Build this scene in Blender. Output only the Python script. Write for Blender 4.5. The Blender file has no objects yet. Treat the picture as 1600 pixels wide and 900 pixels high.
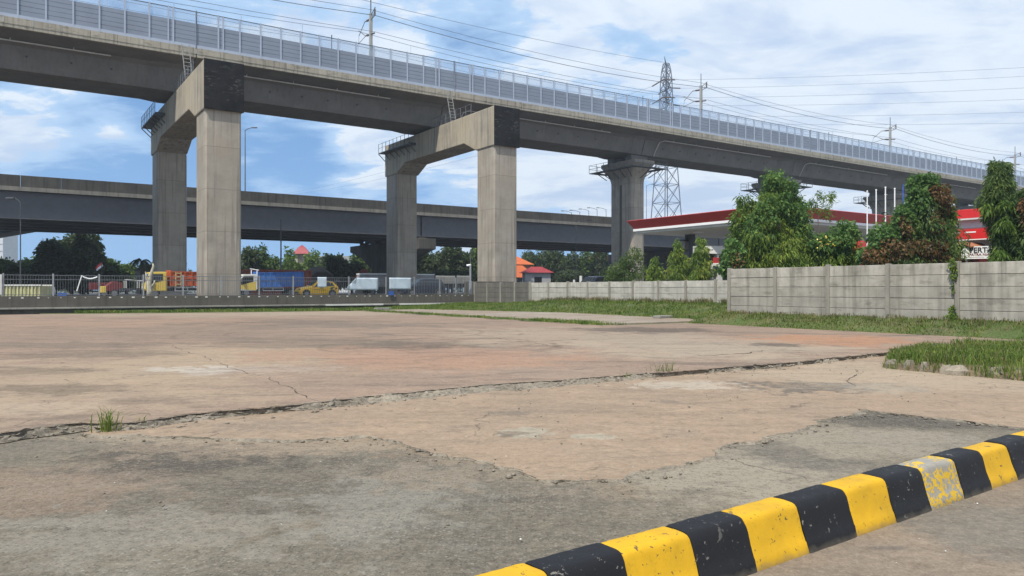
import bpy, bmesh, math, random
import numpy as np
from mathutils import Vector, Matrix, noise as mnoise

# ------------------------------------------------------------------ camera, world, sun, exposure
S = bpy.context.scene
COL = S.collection
R = math.radians
PHI = R(34.0)                       # the viaduct runs along u = (cos PHI, sin PHI); n = u turned left
CU, SU = math.cos(PHI), math.sin(PHI)
EYE = 1.7
FPX = 1180.0                        # focal length in pixels of the 1600 wide photograph
HOR = 452.0

cam_data = bpy.data.cameras.new('camera')
cam = bpy.data.objects.new('camera', cam_data)
COL.objects.link(cam)
cam.location = (0, 0, EYE)
cam.rotation_euler = (R(90), 0, 0)
cam_data.sensor_width = 36.0
cam_data.lens = 36.0 * FPX / 1600.0
cam_data.shift_y = 2.0 / 1600.0
cam_data.clip_start = 0.1
cam_data.clip_end = 6000
S.camera = cam

SUN_DIR = Vector((-0.29, -0.50, 0.82)).normalized()
sun_data = bpy.data.lights.new('sun', 'SUN')
sun_data.energy = 4.4
sun_data.angle = R(0.6)
sun_data.color = (1.0, 0.935, 0.82)
sun = bpy.data.objects.new('sun', sun_data)
COL.objects.link(sun)
sun.location = (-30, -50, 80)
sun.rotation_euler = (-SUN_DIR).to_track_quat('-Z', 'Y').to_euler()

S.view_settings.view_transform = 'Standard'
S.view_settings.look = 'None'
S.view_settings.gamma = 1.0
S.view_settings.use_curve_mapping = False
S.view_settings.exposure = 0.17
S.render.engine = 'CYCLES'
S.cycles.max_bounces = 6
S.cycles.transparent_max_bounces = 12

SKY_STRENGTH = 0.125


class NT:
    """small helper round a node tree"""
    def __init__(self, nt):
        self.nt = nt
        nt.nodes.clear()

    def n(self, typ, ins=None, **kw):
        nd = self.nt.nodes.new(typ)
        for k, v in kw.items():
            setattr(nd, k, v)
        if ins:
            for k, v in ins.items():
                self.set(nd.inputs[k], v)
        return nd

    def set(self, sock, v):
        if isinstance(v, bpy.types.NodeSocket):
            self.nt.links.new(v, sock)
        elif isinstance(v, bpy.types.Node):
            self.nt.links.new(v.outputs[0], sock)
        else:
            if sock.type == 'RGBA' and len(v) == 3:
                v = (*v, 1)
            sock.default_value = v

    def math(self, op, a, b=None, c=None, clamp=False):
        nd = self.n('ShaderNodeMath', operation=op, use_clamp=clamp)
        self.set(nd.inputs[0], a)
        if b is not None:
            self.set(nd.inputs[1], b)
        if c is not None:
            self.set(nd.inputs[2], c)
        return nd.outputs[0]

    def vmath(self, op, a, b=None):
        nd = self.n('ShaderNodeVectorMath', operation=op)
        self.set(nd.inputs[0], a)
        if b is not None:
            self.set(nd.inputs[1], b)
        return nd.outputs['Value'] if op in ('LENGTH', 'DOT_PRODUCT', 'DISTANCE') else nd.outputs[0]

    def noise(self, vec, scale, detail=4, rough=0.55, dist=0.0):
        nd = self.n('ShaderNodeTexNoise', {'Scale': scale, 'Detail': detail, 'Roughness': rough, 'Distortion': dist})
        if vec is not None:
            self.set(nd.inputs['Vector'], vec)
        return nd.outputs[0]

    def rng(self, v, a, b, c=0.0, d=1.0, smooth=False):
        nd = self.n('ShaderNodeMapRange', clamp=True)
        if smooth:
            nd.interpolation_type = 'SMOOTHSTEP'
        for i, x in enumerate((v, a, b, c, d)):
            self.set(nd.inputs[i], x)
        return nd.outputs[0]

    def mix(self, fac, a, b, blend='MIX'):
        nd = self.n('ShaderNodeMix', data_type='RGBA', blend_type=blend)
        self.set(nd.inputs[0], fac)
        self.set(nd.inputs[6], a)
        self.set(nd.inputs[7], b)
        return nd.outputs[2]

    def scale_vec(self, vec, s):
        nd = self.n('ShaderNodeMapping')
        self.set(nd.inputs[0], vec)
        nd.inputs['Scale'].default_value = s
        return nd.outputs[0]


def ray(px, py):
    return Vector(((px - 800) / FPX, 1.0, (HOR - py) / FPX)).normalized()


def build_world():
    w = bpy.data.worlds.new('World')
    S.world = w
    w.use_nodes = True
    k = NT(w.node_tree)
    out = k.n('ShaderNodeOutputWorld')
    bg = k.n('ShaderNodeBackground', {'Strength': 1.0})
    tc = k.n('ShaderNodeTexCoord')
    d = tc.outputs['Generated']
    sep = k.n('ShaderNodeSeparateXYZ', {0: d})
    x, y, z = sep.outputs
    zp = k.math('MAXIMUM', z, 0.0)
    # the clear sky, looked up a little above the true direction so the horizon stays blue
    lift = k.n('ShaderNodeCombineXYZ', {0: x, 1: y, 2: k.math('ADD', k.math('MULTIPLY', zp, 0.8), 0.24)})
    sky = k.n('ShaderNodeTexSky', sky_type='NISHITA')
    sky.sun_disc = False
    sky.sun_elevation = math.asin(SUN_DIR.z)
    sky.sun_rotation = math.atan2(SUN_DIR.x, SUN_DIR.y)
    sky.air_density = 1.0
    sky.dust_density = 0.6
    sky.ozone_density = 2.0
    k.set(sky.inputs[0], k.vmath('NORMALIZE', lift))
    clear = k.mix(1.0, sky.outputs[0], (SKY_STRENGTH * 1.02, SKY_STRENGTH * 1.30, SKY_STRENGTH * 1.42), 'MULTIPLY')
    # clouds on a flat layer
    zc = k.math('ADD', zp, 0.16)
    p = k.n('ShaderNodeCombineXYZ', {0: k.math('DIVIDE', x, zc), 1: k.math('DIVIDE', y, zc), 2: 0.0}).outputs[0]
    p1 = k.n('ShaderNodeMapping', {0: p})
    p1.inputs['Rotation'].default_value = (0, 0, R(12))
    p1.inputs['Scale'].default_value = (1.0, 1.35, 1)
    p1.inputs['Location'].default_value = (3.1, 1.7, 0.4)
    n1 = k.noise(p1.outputs[0], 1.15, 9, 0.60, 0.35)
    n2 = k.noise(p1.outputs[0], 0.45, 3, 0.5, 0.3)
    n3 = k.noise(p1.outputs[0], 3.6, 8, 0.62, 0.3)
    cov = k.math('ADD', k.math('MULTIPLY', n1, 0.66), k.math('MULTIPLY', n2, 0.34))
    cov = k.math('ADD', cov, k.math('MULTIPLY', k.math('SUBTRACT', n3, 0.5), 0.62))
    cov = k.math('ADD', cov, k.math('MULTIPLY', x, 0.12))
    cov = k.math('ADD', cov, k.math('MULTIPLY', k.rng(z, 0.0, 0.35), 0.10))

    def bias(cov, px, py, rad, amt):
        dp = k.vmath('DOT_PRODUCT', d, tuple(ray(px, py)))
        m = k.rng(dp, math.cos(rad), 1.0, 0.0, amt, True)
        return k.math('ADD', cov, m)
    cov = bias(cov, 470, 245, 0.065, -0.16)
    cov = bias(cov, 420, 300, 0.05, 0.06)
    cov = bias(cov, 740, 30, 0.09, -0.10)
    cov = bias(cov, 220, 390, 0.22, -0.42)
    cov = bias(cov, 560, 370, 0.12, -0.24)
    cov = bias(cov, 870, 385, 0.09, -0.24)
    cov = bias(cov, 30, 250, 0.20, 0.07)
    cov = bias(cov, 300, 260, 0.12, 0.06)
    cov = bias(cov, 120, 185, 0.07, 0.13)
    cov = bias(cov, 30, 245, 0.08, 0.12)
    cov = bias(cov, 200, 240, 0.06, 0.13)
    cov = bias(cov, 600, 325, 0.06, 0.12)
    cov = bias(cov, 560, 275, 0.07, 0.15)
    cov = bias(cov, 870, 310, 0.09, 0.15)
    cov = bias(cov, 1450, 120, 0.36, 0.12)
    cov = bias(cov, 1560, 210, 0.12, 0.05)
    veil = k.rng(cov, 0.30, 0.55, 0.0, 0.92, True)
    puff = k.rng(cov, 0.52, 0.60, 0.0, 0.9, True)
    shade = k.rng(k.noise(p1.outputs[0], 2.1, 6, 0.6, 0.4), 0.40, 0.66, 0.0, 0.75, True)
    puffcol = k.mix(shade, (0.78, 0.85, 0.93), (0.42, 0.55, 0.78))
    col = k.mix(veil, clear, (0.45, 0.64, 0.89))
    col = k.mix(puff, col, puffcol)
    k.set(bg.inputs['Color'], col)
    k.set(out.inputs['Surface'], bg)


build_world()

# ------------------------------------------------------------------ coordinates


def F(a, b, z=0.0):
    """from the grid of the place (a along the viaduct, b across it) to world"""
    return Vector((a * CU - b * SU, a * SU + b * CU, z))


def inv(x, y):
    return (x * CU + y * SU, -x * SU + y * CU)


def T(px):
    return (px - 800) / FPX


def a_at(px, b):
    t = T(px)
    return b * (SU + CU * t) / (CU - SU * t)


def b_at(px, a):
    t = T(px)
    return a * (CU - SU * t) / (SU + CU * t)


def P(px, py, depth):
    return Vector((T(px) * depth, depth, EYE + (HOR - py) * depth / FPX))


def G(px, py, z=0.0):
    d = FPX * (EYE - z) / (py - HOR)
    return Vector((T(px) * d, d, z))


def h_at(py, depth):
    return EYE + (HOR - py) * depth / FPX

# ------------------------------------------------------------------ mesh helpers


class MB:
    def __init__(self):
        self.v = []
        self.f = []
        self.m = []
        self.cur = 0

    def add(self, vs, fs):
        o = len(self.v)
        self.v.extend([tuple(p) for p in vs])
        for f in fs:
            self.f.append([o + i for i in f])
            self.m.append(self.cur)
        return self

    def box(self, x0, x1, y0, y1, z0, z1):
        return self.add([(x0, y0, z0), (x1, y0, z0), (x1, y1, z0), (x0, y1, z0), (x0, y0, z1), (x1, y0, z1), (x1, y1, z1), (x0, y1, z1)],
                        [(0, 3, 2, 1), (4, 5, 6, 7), (0, 1, 5, 4), (1, 2, 6, 5), (2, 3, 7, 6), (3, 0, 4, 7)])

    def prism(self, prof, lo, hi, axis='x'):
        """profile points (p, q) swept along an axis: x -> (s, p, q), y -> (p, s, q), z -> (p, q, s)"""
        n = len(prof)

        def mk(s, p):
            return {'x': (s, p[0], p[1]), 'y': (p[0], s, p[1]), 'z': (p[0], p[1], s)}[axis]
        vs = [mk(lo, p) for p in prof] + [mk(hi, p) for p in prof]
        fs = [tuple(range(n))[::-1], tuple(range(n, 2 * n))]
        fs += [(i, (i + 1) % n, n + (i + 1) % n, n + i) for i in range(n)]
        return self.add(vs, fs)

    def loft(self, rings, cap=True, closed=True):
        n = len(rings[0])
        vs = [p for r in rings for p in r]
        fs = []
        for k in range(len(rings) - 1):
            for i in range(n if closed else n - 1):
                j = (i + 1) % n
                fs.append((k * n + i, k * n + j, (k + 1) * n + j, (k + 1) * n + i))
        if cap:
            fs.append(tuple(range(n))[::-1])
            fs.append(tuple(range((len(rings) - 1) * n, len(rings) * n)))
        return self.add(vs, fs)

    def tube(self, p, q, r, n=6, r2=None):
        p, q = Vector(p), Vector(q)
        d = (q - p)
        if d.length < 1e-6:
            return self
        d.normalize()
        s = d.orthogonal().normalized()
        t = d.cross(s)
        r2 = r if r2 is None else r2
        ra = [p + (s * math.cos(6.28318 * i / n) + t * math.sin(6.28318 * i / n)) * r for i in range(n)]
        rb = [q + (s * math.cos(6.28318 * i / n) + t * math.sin(6.28318 * i / n)) * r2 for i in range(n)]
        return self.loft([ra, rb])

    def path(self, pts, r, n=5, taper=None):
        pts = [Vector(p) for p in pts]
        rings = []
        s0 = None
        for i, p in enumerate(pts):
            d = (pts[min(i + 1, len(pts) - 1)] - pts[max(i - 1, 0)]).normalized()
            s = d.orthogonal().normalized() if s0 is None else (s0 - d * s0.dot(d)).normalized()
            s0 = s
            t = d.cross(s)
            rr = r if taper is None else r + (taper - r) * i / (len(pts) - 1)
            rings.append([p + (s * math.cos(6.28318 * k / n) + t * math.sin(6.28318 * k / n)) * rr for k in range(n)])
        return self.loft(rings)

    def cyl(self, c, r, h, n=16, axis='z', r2=None):
        c = Vector(c)
        d = {'x': Vector((h, 0, 0)), 'y': Vector((0, h, 0)), 'z': Vector((0, 0, h))}[axis]
        return self.tube(c, c + d, r, n, r2)

    def build(self, name, mat, parent=None, smooth=False, bevel=0.0, seg=2, recalc=True):
        me = bpy.data.meshes.new(name)
        me.from_pydata(self.v, [], self.f)
        mats = mat if isinstance(mat, (list, tuple)) else [mat]
        for mm in mats:
            me.materials.append(mm)
        if len(mats) > 1:
            me.polygons.foreach_set('material_index', self.m)
        if recalc and len(self.f) < 30000:
            bm = bmesh.new()
            bm.from_mesh(me)
            bmesh.ops.recalc_face_normals(bm, faces=bm.faces)
            bm.to_mesh(me)
            bm.free()
        if smooth:
            me.polygons.foreach_set('use_smooth', [True] * len(me.polygons))
        me.update()
        o = bpy.data.objects.new(name, me)
        COL.objects.link(o)
        if parent is not None:
            o.parent = parent
        if bevel:
            md = o.modifiers.new('bevel', 'BEVEL')
            md.width = bevel
            md.segments = seg
            md.limit_method = 'ANGLE'
            md.angle_limit = R(35)
        return o


def raw_mesh(name, verts, faces_flat, nper, mat, parent=None):
    """fast mesh from numpy arrays: faces all with nper corners"""
    me = bpy.data.meshes.new(name)
    nv, nf = len(verts), len(faces_flat) // nper
    me.vertices.add(nv)
    me.vertices.foreach_set('co', np.asarray(verts, dtype=np.float32).ravel())
    me.loops.add(nf * nper)
    me.loops.foreach_set('vertex_index', np.asarray(faces_flat, dtype=np.int32))
    me.polygons.add(nf)
    me.polygons.foreach_set('loop_start', np.arange(0, nf * nper, nper, dtype=np.int32))
    mats = mat if isinstance(mat, (list, tuple)) else [mat]
    for mm in mats:
        me.materials.append(mm)
    me.update(calc_edges=True)
    me.validate()
    o = bpy.data.objects.new(name, me)
    COL.objects.link(o)
    if parent is not None:
        o.parent = parent
    return o


def tag(o, label=None, cat=None, group=None, kind=None):
    if label:
        o['label'] = label
    if cat:
        o['category'] = cat
    if group:
        o['group'] = group
    if kind:
        o['kind'] = kind
    return o


def thing(name, label, cat, loc=(0, 0, 0), rotz=0.0, group=None):
    o = bpy.data.objects.new(name, None)
    o.empty_display_size = 0.3
    COL.objects.link(o)
    o.location = loc
    o.rotation_euler = (0, 0, rotz)
    return tag(o, label, cat, group)


def place(o, loc, rotz=0.0):
    o.location = loc
    o.rotation_euler = (0, 0, rotz)
    return o


def copy_thing(root, loc, rotz, label, group=None):
    c = root.copy()
    COL.objects.link(c)
    c.location = loc
    c.rotation_euler = (0, 0, rotz)
    c['label'] = label
    if group:
        c['group'] = group
    for ch in list(root.children):
        d = ch.copy()
        COL.objects.link(d)
        d.parent = c
        for g in list(ch.children):
            e = g.copy()
            COL.objects.link(e)
            e.parent = d
    return c

# ------------------------------------------------------------------ materials


def new_mat(name):
    m = bpy.data.materials.new(name)
    m.use_nodes = True
    k = NT(m.node_tree)
    out = k.n('ShaderNodeOutputMaterial')
    bs = k.n('ShaderNodeBsdfPrincipled')
    k.set(out.inputs['Surface'], bs.outputs[0])
    return m, k, bs, out


def bump(k, bs, h, strength=0.3, dist=0.02):
    b = k.n('ShaderNodeBump', {'Strength': strength, 'Distance': dist, 'Height': h})
    k.set(bs.inputs['Normal'], b.outputs[0])


def paint(name, c, rough=0.5, var=0.12, metal=0.0, scale=1.5, dirt=None, bumpy=0.0):
    m, k, bs, out = new_mat(name)
    tc = k.n('ShaderNodeTexCoord').outputs['Object']
    n = k.noise(tc, scale, 5, 0.6)
    dark = tuple(x * (1 - var * 2) for x in c)
    lite = tuple(min(1, x * (1 + var)) for x in c)
    col = k.mix(k.rng(n, 0.3, 0.7), dark, lite)
    if dirt:
        n2 = k.noise(k.scale_vec(tc, (2.2, 2.2, 0.35)), 1.6, 6, 0.65)
        col = k.mix(k.rng(n2, 0.5, 0.72, 0, 0.7), col, dirt)
    k.set(bs.inputs['Base Color'], col)
    bs.inputs['Roughness'].default_value = rough
    bs.inputs['Metallic'].default_value = metal
    if bumpy:
        bump(k, bs, k.noise(tc, scale * 12, 4, 0.6), bumpy, 0.02)
    return m


def concrete(name, c, streak=0.45, lines=0.0, line_off=0.0, panel=0.0, stain=(0.06, 0.055, 0.05), scale=0.5, var=0.22, warm=None, planks=0.0):
    """cast concrete: cloudy tone, run-off streaks from above, and form joints every `lines` metres"""
    m, k, bs, out = new_mat(name)
    tc = k.n('ShaderNodeTexCoord').outputs['Object']
    n = k.noise(tc, scale, 7, 0.62)
    f = k.noise(tc, 9.0, 6, 0.65)
    col = k.mix(k.rng(n, 0.3, 0.7), tuple(x * (1 - var) for x in c), tuple(x * (1 + var * 0.6) for x in c))
    if warm:
        col = k.mix(k.rng(k.noise(tc, scale * 0.55, 4, 0.5), 0.42, 0.68, 0, 0.7), col, warm)
    col = k.mix(k.rng(f, 0.35, 0.7, 0, 0.25), col, tuple(x * 0.65 for x in c))
    s = k.noise(k.scale_vec(tc, (2.4, 2.4, 0.10)), 1.3, 7, 0.65)
    col = k.mix(k.rng(s, 0.50, 0.74, 0, streak), col, stain)
    s2 = k.noise(k.scale_vec(tc, (3.4, 3.4, 0.13)), 1.1, 5, 0.6)
    col = k.mix(k.rng(s2, 0.56, 0.78, 0, streak * 0.55), col, tuple(min(1, x * 1.45) for x in c))
    if planks:
        ri = k.n('ShaderNodeNewGeometry').outputs['Random Per Island']
        col = k.mix(k.math('MULTIPLY', ri, planks), col, tuple(x * 0.5 for x in c))
        hs = k.noise(k.n('ShaderNodeVectorMath', {0: k.scale_vec(tc, (0.9, 0.9, 2.4)), 1: k.n('ShaderNodeCombineXYZ', {0: k.math('MULTIPLY', ri, 40.0)}).outputs[0]}, operation='ADD').outputs[0], 1.5, 6, 0.65)
        col = k.mix(k.rng(hs, 0.54, 0.68, 0, 0.45), col, stain)
    if lines:
        z = k.n('ShaderNodeSeparateXYZ', {0: tc}).outputs[2]
        zz = k.math('ADD', z, k.math('MULTIPLY', k.noise(tc, 0.8, 2), 0.05))
        fr = k.math('FRACT', k.math('DIVIDE', k.math('ADD', zz, line_off), lines))
        ln = k.math('LESS_THAN', fr, 0.045 / lines)
        col = k.mix(k.math('MULTIPLY', ln, 0.55), col, tuple(x * 0.35 for x in c))
        fl = k.math('FLOOR', k.math('DIVIDE', k.math('ADD', zz, line_off), lines))
        wn = k.n('ShaderNodeTexWhiteNoise', noise_dimensions='1D')
        k.set(wn.inputs['W'], fl)
        col = k.mix(k.math('MULTIPLY', wn.outputs[0], 0.22), col, tuple(x * 0.6 for x in c))
    k.set(bs.inputs['Base Color'], col)
    bs.inputs['Roughness'].default_value = 0.9
    bs.inputs['Specular IOR Level'].default_value = 0.2
    bump(k, bs, k.math('ADD', f, k.math('MULTIPLY', n, 0.6)), 0.25, 0.03)
    return m


def leaf_mat(name, c1, c2, c3, trans=0.28, clump=0.8):
    m, k, bs, out = new_mat(name)
    geo = k.n('ShaderNodeNewGeometry')
    rnd = geo.outputs['Random Per Island']
    pos = geo.outputs['Position']
    n = k.noise(pos, clump, 3, 0.5)
    fac = k.math('ADD', k.math('MULTIPLY', rnd, 0.55), k.math('MULTIPLY', k.rng(n, 0.3, 0.7), 0.45))
    cr = k.n('ShaderNodeValToRGB', {0: fac})
    e = cr.color_ramp.elements
    e[0].position, e[0].color = 0.12, (*c1, 1)
    e[1].position, e[1].color = 0.92, (*c3, 1)
    x = e.new(0.55)
    x.color = (*c2, 1)
    k.set(bs.inputs['Base Color'], cr.outputs[0])
    bs.inputs['Roughness'].default_value = 0.55
    bs.inputs['Specular IOR Level'].default_value = 0.25
    tr = k.n('ShaderNodeBsdfTranslucent', {'Color': cr.outputs[0]})
    ms = k.n('ShaderNodeMixShader', {0: trans, 1: bs.outputs[0], 2: tr.outputs[0]})
    k.set(out.inputs['Surface'], ms.outputs[0])
    return m


M = {}
M['pier'] = concrete('pier concrete', (0.355, 0.32, 0.27), 0.70, var=0.34, lines=3.3, line_off=0.4, warm=(0.375, 0.315, 0.25))
M['beam'] = concrete('beam concrete', (0.37, 0.33, 0.265), 0.95, var=0.3, lines=0, warm=(0.42, 0.35, 0.25))
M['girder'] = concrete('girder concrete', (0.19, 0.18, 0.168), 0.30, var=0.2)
M['deck_edge'] = concrete('deck edge concrete', (0.40, 0.365, 0.295), 0.9, stain=(0.05, 0.046, 0.038), planks=0.3)
M['parapet'] = concrete('parapet concrete', (0.105, 0.10, 0.093), 0.8, stain=(0.022, 0.022, 0.021), var=0.35)
M['steel_girder'] = paint('slate painted steel', (0.150, 0.156, 0.176), 0.55, 0.06)
M['low_wall'] = concrete('weathered wall', (0.110, 0.100, 0.086), 0.6, stain=(0.035, 0.034, 0.03), scale=0.9)
M['wall_ledge'] = concrete('wall ledge', (0.27, 0.26, 0.235), 0.6, scale=0.9)
M['panel_near'] = concrete('precast panel', (0.41, 0.385, 0.33), 0.85, stain=(0.095, 0.088, 0.066), scale=1.1, var=0.36, planks=0.40)
M['panel_far'] = concrete('pale precast panel', (0.52, 0.495, 0.44), 0.6, stain=(0.15, 0.14, 0.11), scale=1.1, var=0.26, planks=0.35)
M['panel_dark'] = concrete('grey precast panel', (0.16, 0.15, 0.13), 0.6, stain=(0.06, 0.055, 0.05), scale=1.2, planks=0.3)
M['fence_post'] = concrete('precast post', (0.27, 0.255, 0.22), 0.6, stain=(0.08, 0.07, 0.05), scale=1.5)
M['barrier_panel'] = paint('barrier aluminium', (0.205, 0.24, 0.30), 0.6, 0.06, 0.0, 0.4)
M['barrier_post'] = paint('barrier steel', (0.36, 0.41, 0.50), 0.6, 0.05, 0.0, 0.6)
M['dark_rail'] = paint('dark rail', (0.07, 0.08, 0.10), 0.6)
M['galv'] = paint('galvanised steel', (0.30, 0.315, 0.33), 0.45, 0.1, 0.3)
M['grey_steel'] = paint('grey steel', (0.15, 0.16, 0.175), 0.5, 0.1, 0.2)
M['dark_steel'] = paint('dark steel', (0.06, 0.065, 0.075), 0.5, 0.1)
M['white_pipe'] = paint('white pipe', (0.62, 0.60, 0.56), 0.5, 0.1)
M['wire'] = paint('wire', (0.10, 0.12, 0.165), 0.6)
M['faint_wire'] = paint('aluminium line', (0.20, 0.25, 0.34), 0.6)
M['mast'] = paint('mast steel', (0.33, 0.33, 0.31), 0.6, 0.1)
M['insulator'] = paint('insulator', (0.10, 0.07, 0.06), 0.35)
M['pylon'] = paint('pylon steel', (0.13, 0.16, 0.22), 0.6)
M['red'] = paint('red fascia', (0.38, 0.030, 0.030), 0.45, 0.06)
M['bright_red'] = paint('bright red', (0.62, 0.025, 0.025), 0.4, 0.05)
M['white'] = paint('white paint', (0.78, 0.78, 0.78), 0.5, 0.04)
M['offwhite'] = paint('off white paint', (0.62, 0.61, 0.58), 0.6, 0.08)
M['ceiling'] = paint('canopy ceiling', (0.50, 0.50, 0.47), 0.6, 0.06)
M['grey'] = paint('grey paint', (0.30, 0.30, 0.31), 0.6, 0.08)
M['dark'] = paint('dark paint', (0.045, 0.045, 0.05), 0.5, 0.08)
M['rubber'] = paint('rubber', (0.02, 0.02, 0.02), 0.8)
M['rim'] = paint('wheel rim', (0.22, 0.22, 0.23), 0.4, 0.05, 0.3)
M['glass_dark'] = paint('tinted glass', (0.015, 0.018, 0.022), 0.08, 0.02)
M['yellow_car'] = paint('yellow car paint', (0.90, 0.50, 0.010), 0.28, 0.03)
M['navy_car'] = paint('dark navy car paint', (0.022, 0.027, 0.045), 0.25, 0.05)
M['yellow_cab'] = paint('yellow cab paint', (0.68, 0.50, 0.09), 0.4, 0.06)
M['orange_bed'] = paint('orange truck paint', (0.50, 0.095, 0.025), 0.5, 0.12, dirt=(0.22, 0.08, 0.04))
M['blue_bed'] = paint('blue truck paint', (0.035, 0.15, 0.46), 0.5, 0.12, dirt=(0.05, 0.10, 0.22))
M['container_red'] = paint('rust red container', (0.20, 0.042, 0.025), 0.6, 0.15, dirt=(0.09, 0.03, 0.02))
M['dark_red'] = paint('dark red', (0.16, 0.02, 0.02), 0.6, 0.12)
M['pale_yellow'] = paint('pale yellow paint', (0.50, 0.48, 0.25), 0.6, 0.12, dirt=(0.2, 0.19, 0.12))
M['tarp'] = paint('pale blue sheeting', (0.50, 0.58, 0.66), 0.5, 0.1)
M['blue'] = paint('blue paint', (0.03, 0.10, 0.38), 0.5, 0.1)
M['orange_tile'] = paint('orange roof tile', (0.55, 0.13, 0.035), 0.7, 0.12, 0, 4)
M['brown_roof'] = paint('brown roof', (0.10, 0.075, 0.065), 0.8, 0.15, 0, 3)
M['red_roof'] = paint('red sheet roof', (0.30, 0.035, 0.04), 0.5, 0.1)
M['cream'] = paint('cream render', (0.52, 0.47, 0.33), 0.8, 0.1, dirt=(0.3, 0.27, 0.2))
M['house_wall'] = paint('house render', (0.33, 0.30, 0.26), 0.8, 0.15, dirt=(0.15, 0.13, 0.11))
M['far_white'] = paint('distant white wall', (0.55, 0.57, 0.60), 0.8, 0.06)
M['bark'] = paint('bark', (0.13, 0.10, 0.075), 0.9, 0.2, 0, 4, bumpy=0.5)
M['bare_wood'] = paint('bare wood', (0.42, 0.39, 0.31), 0.9, 0.15, 0, 4)
M['skin'] = paint('skin', (0.28, 0.15, 0.09), 0.6)
M['shirt'] = paint('light blue shirt', (0.30, 0.42, 0.62), 0.8)
M['trousers'] = paint('pale trousers', (0.50, 0.50, 0.48), 0.8)
M['hair'] = paint('black hair', (0.012, 0.011, 0.01), 0.6)
M['asphalt'] = paint('road asphalt', (0.07, 0.07, 0.072), 0.9, 0.12, 0, 0.8, bumpy=0.3)
M['yard'] = paint('station yard', (0.20, 0.19, 0.18), 0.9, 0.12, 0, 0.5)
M['black_text'] = paint('black lettering', (0.02, 0.02, 0.025), 0.6)

M['leaf_dark'] = leaf_mat('dark foliage', (0.040, 0.062, 0.030), (0.070, 0.105, 0.040), (0.115, 0.150, 0.050), 0.4)
M['leaf_mid'] = leaf_mat('mid foliage', (0.040, 0.080, 0.026), (0.095, 0.160, 0.042), (0.200, 0.250, 0.065), 0.40)
M['leaf_mast'] = leaf_mat('mast tree foliage', (0.048, 0.102, 0.022), (0.165, 0.255, 0.044), (0.370, 0.400, 0.075), 0.45)
M['leaf_vine'] = leaf_mat('vine foliage', (0.042, 0.100, 0.030), (0.110, 0.210, 0.055), (0.200, 0.310, 0.085), 0.42)
M['leaf_dead'] = leaf_mat('withered vine', (0.060, 0.045, 0.018), (0.15, 0.085, 0.035), (0.26, 0.13, 0.055), 0.3)
M['leaf_light'] = leaf_mat('light foliage', (0.050, 0.105, 0.018), (0.115, 0.195, 0.030), (0.220, 0.290, 0.050), 0.4)
M['grass'] = leaf_mat('grass blades', (0.050, 0.105, 0.014), (0.120, 0.185, 0.026), (0.280, 0.300, 0.080), 0.35, 0.9)
M['grass_dry'] = leaf_mat('dry grass', (0.09, 0.10, 0.03), (0.16, 0.15, 0.06), (0.26, 0.20, 0.10), 0.3, 0.5)


def clear_mat():
    m, k, bs, out = new_mat('clear acrylic')
    tr = k.n('ShaderNodeBsdfTransparent', {'Color': (0.90, 0.93, 0.96, 1)})
    bs.inputs['Base Color'].default_value = (0.5, 0.58, 0.68, 1)
    bs.inputs['Roughness'].default_value = 0.2
    ms = k.n('ShaderNodeMixShader', {0: 0.16, 1: tr.outputs[0], 2: bs.outputs[0]})
    k.set(out.inputs['Surface'], ms.outputs[0])
    return m


M['clear'] = clear_mat()


def bitumen_mat():
    m, k, bs, out = new_mat('black coated concrete')
    tc = k.n('ShaderNodeTexCoord').outputs['Object']
    n = k.noise(tc, 0.9, 6, 0.6)
    col = k.mix(k.rng(n, 0.35, 0.7), (0.010, 0.010, 0.011), (0.024, 0.023, 0.024))
    s = k.noise(k.scale_vec(tc, (1.0, 1.0, 2.6)), 1.3, 9, 0.78, 0.9)
    edge = k.rng(k.n('ShaderNodeSeparateXYZ', {0: tc}).outputs[2], 16.3, 16.5)
    patch = k.math('MULTIPLY', edge, k.rng(k.noise(tc, 0.62, 4, 0.6), 0.46, 0.56))
    col = k.mix(k.math('MULTIPLY', k.rng(s, 0.54, 0.63, 0, 0.75), patch), col, (0.16, 0.155, 0.16))
    k.set(bs.inputs['Base Color'], col)
    bs.inputs['Roughness'].default_value = 0.85
    bs.inputs['Specular IOR Level'].default_value = 0.12
    bump(k, bs, s, 0.3, 0.02)
    return m


M['bitumen'] = bitumen_mat()


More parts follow.
